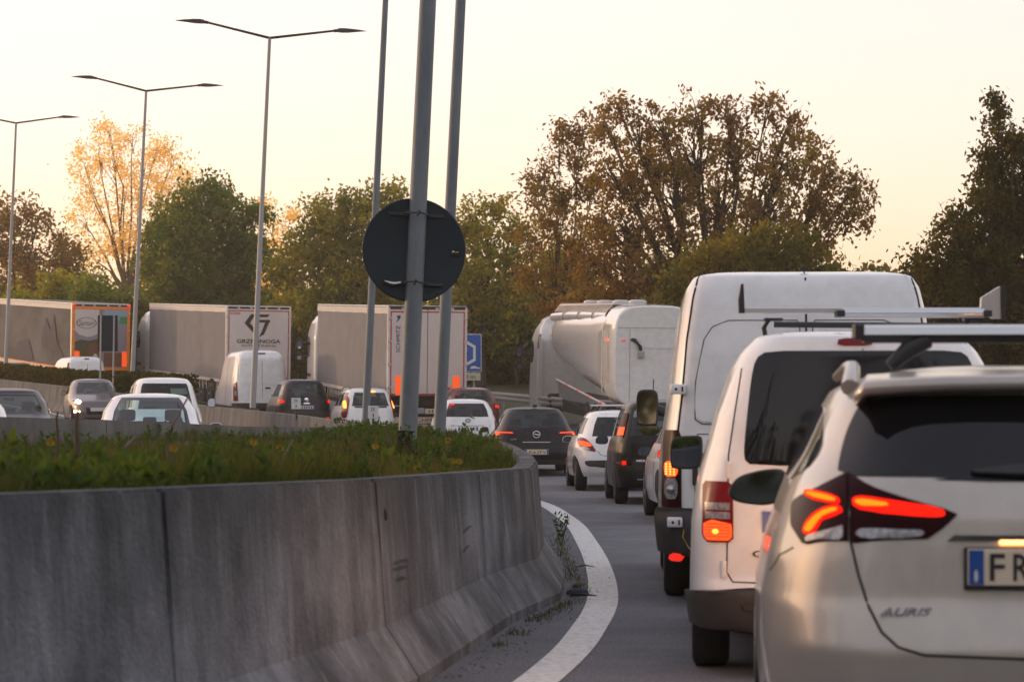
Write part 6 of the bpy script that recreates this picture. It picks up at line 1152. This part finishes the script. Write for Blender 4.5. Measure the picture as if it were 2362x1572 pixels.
where = ['at the left edge behind the mural trailer', 'rounded, behind the mural trailer roof', 'right of the mural trailer rear', 'dark, between the two left trailers', 'dark, right of the emblem trailer', 'dark, left of the bordered trailer', 'dark, right of the blue sign', 'green, above the blue sign', 'dark, left of the tanker cab', 'olive, above the tanker cab', 'dark, behind the tanker front', 'dark, behind the tanker top', 'green, left of the tall van roof', 'behind the tall van roof', 'olive, right behind the tall van', 'dark, right of the tall van roof', 'dark, behind the load stop fin']
for (px, py, r, lm), w_ in zip(bush, where):
    d = 112 + (px % 7) * 2; T('bush', 'bush ' + w_, d, (px, 900), [(px, py, r), (px - r * .6, py + r * .8, r * .8), (px + r * .6, py + r * .8, r * .8), (px, py + r * 1.6, r * .9), (px - r * .3, py - r * .5, r * .5)], lm, .14, 1.3, group=BG, cat='bush', clump=.55, trunk_r=.08, fork=.6)
# far-off wood as one dense mass behind
n = 52000; px = RNG.uniform(-500, 2900, n); top = 640 + 30 * np.sin(px / 90) + 22 * np.sin(px / 37 + 1); py = top + (980 - top) * RNG.uniform(0, 1, n) ** .9; d = RNG.uniform(175, 215, n)
C = np.column_stack([(px - CX) * d / F, d, CH - (py - HY) * d / F]); U = unit(n) * .40; W = np.cross(unit(n), U); W /= np.linalg.norm(W, axis=1, keepdims=True)
o = leaves_mesh('distant_woodland', C, U, W * .45, M['leaf_dark']); o['kind'] = 'stuff'
n = 20000; an = RNG.uniform(-1.9, 1.9, n); rr_ = RNG.uniform(24, 40, n); hh_ = 12 + 2.5 * np.sin(an * 9) + 1.5 * np.sin(an * 23)
C = np.column_stack([np.sin(an) * rr_, -np.cos(an) * rr_, RNG.uniform(0, 1, n) * hh_]); U = unit(n) * .45; W = np.cross(unit(n), U); W /= np.linalg.norm(W, axis=1, keepdims=True)
o = leaves_mesh('distant_woodland', C, U, W * .5, M['hedge_leaf']); o['kind'] = 'stuff'
# hedge on the median
hp = [(-10.0, 73.5), (-12.2, 79), (-15.2, 86.5), (-18.8, 94.5), (-22.5, 102), (-27.5, 111)]
htop = tbl([(73.5, P(0, 868, 73.5).z), (79, P(0, 862, 79).z), (86.5, P(0, 858, 86.5).z), (94.5, P(0, 847, 94.5).z), (102, P(0, 838, 102).z), (111, P(0, 830, 111).z)])
hg = thing('hedge', 'clipped dark green hedge growing on the median behind the concrete barrier', 'hedge', (hp[0][0], hp[0][1], 0)); n = 42000
A_ = np.array(hp); t = RNG.uniform(0, 1, n); yy = 73.5 + t * 37.5; xx = np.interp(yy, A_[:, 1], A_[:, 0]) + RNG.uniform(-.55, .55, n); zt_ = np.array([htop(v) for v in yy]) + .04 * np.sin(yy * 3) + .03 * np.sin(yy * 7.7)
z = zt_ - RNG.uniform(0, 1, n) ** 1.6 * 1.1; C = np.column_stack([xx - hp[0][0], yy - hp[0][1], z]); U = unit(n) * .07; W = np.cross(U, unit(n)); W /= np.linalg.norm(W, axis=1, keepdims=True); leaves_mesh('foliage', C, U, W * .07, M['hedge_leaf'], hg)
V = []; Fc = []
for i, (x, y) in enumerate(hp): zt2 = htop(y) - .10; V += [(x - .42 - hp[0][0], y - hp[0][1], zt2 - 1.3), (x - .38 - hp[0][0], y - hp[0][1], zt2), (x + .38 - hp[0][0], y - hp[0][1], zt2), (x + .42 - hp[0][0], y - hp[0][1], zt2 - 1.3)]
for i in range(len(hp) - 1): Fc += [(4 * i + k, 4 * i + k + 1, 4 * i + 5 + k, 4 * i + 4 + k) for k in range(3)]
Fc += [(0, 1, 2, 3), tuple(4 * (len(hp) - 1) + k for k in (3, 2, 1, 0))]
mesh('inner_growth', V, Fc, M['hedge_leaf'], hg); 
# evening haze over the whole place
hz = box('haze', -330, 330, -130, 320, -1.5, 24, None, None)
hm = bpy.data.materials.new('haze'); hm.use_nodes = True; hn = hm.node_tree; hn.nodes.clear(); ho = hn.nodes.new('ShaderNodeOutputMaterial'); hv_ = hn.nodes.new('ShaderNodeVolumePrincipled')
hv_.inputs['Color'].default_value = (1, .86, .68, 1); hv_.inputs['Density'].default_value = .0006; hv_.inputs['Anisotropy'].default_value = .35; hn.links.new(hv_.outputs[0], ho.inputs['Volume'])
hz.data.materials.append(hm); hz['kind'] = 'stuff'
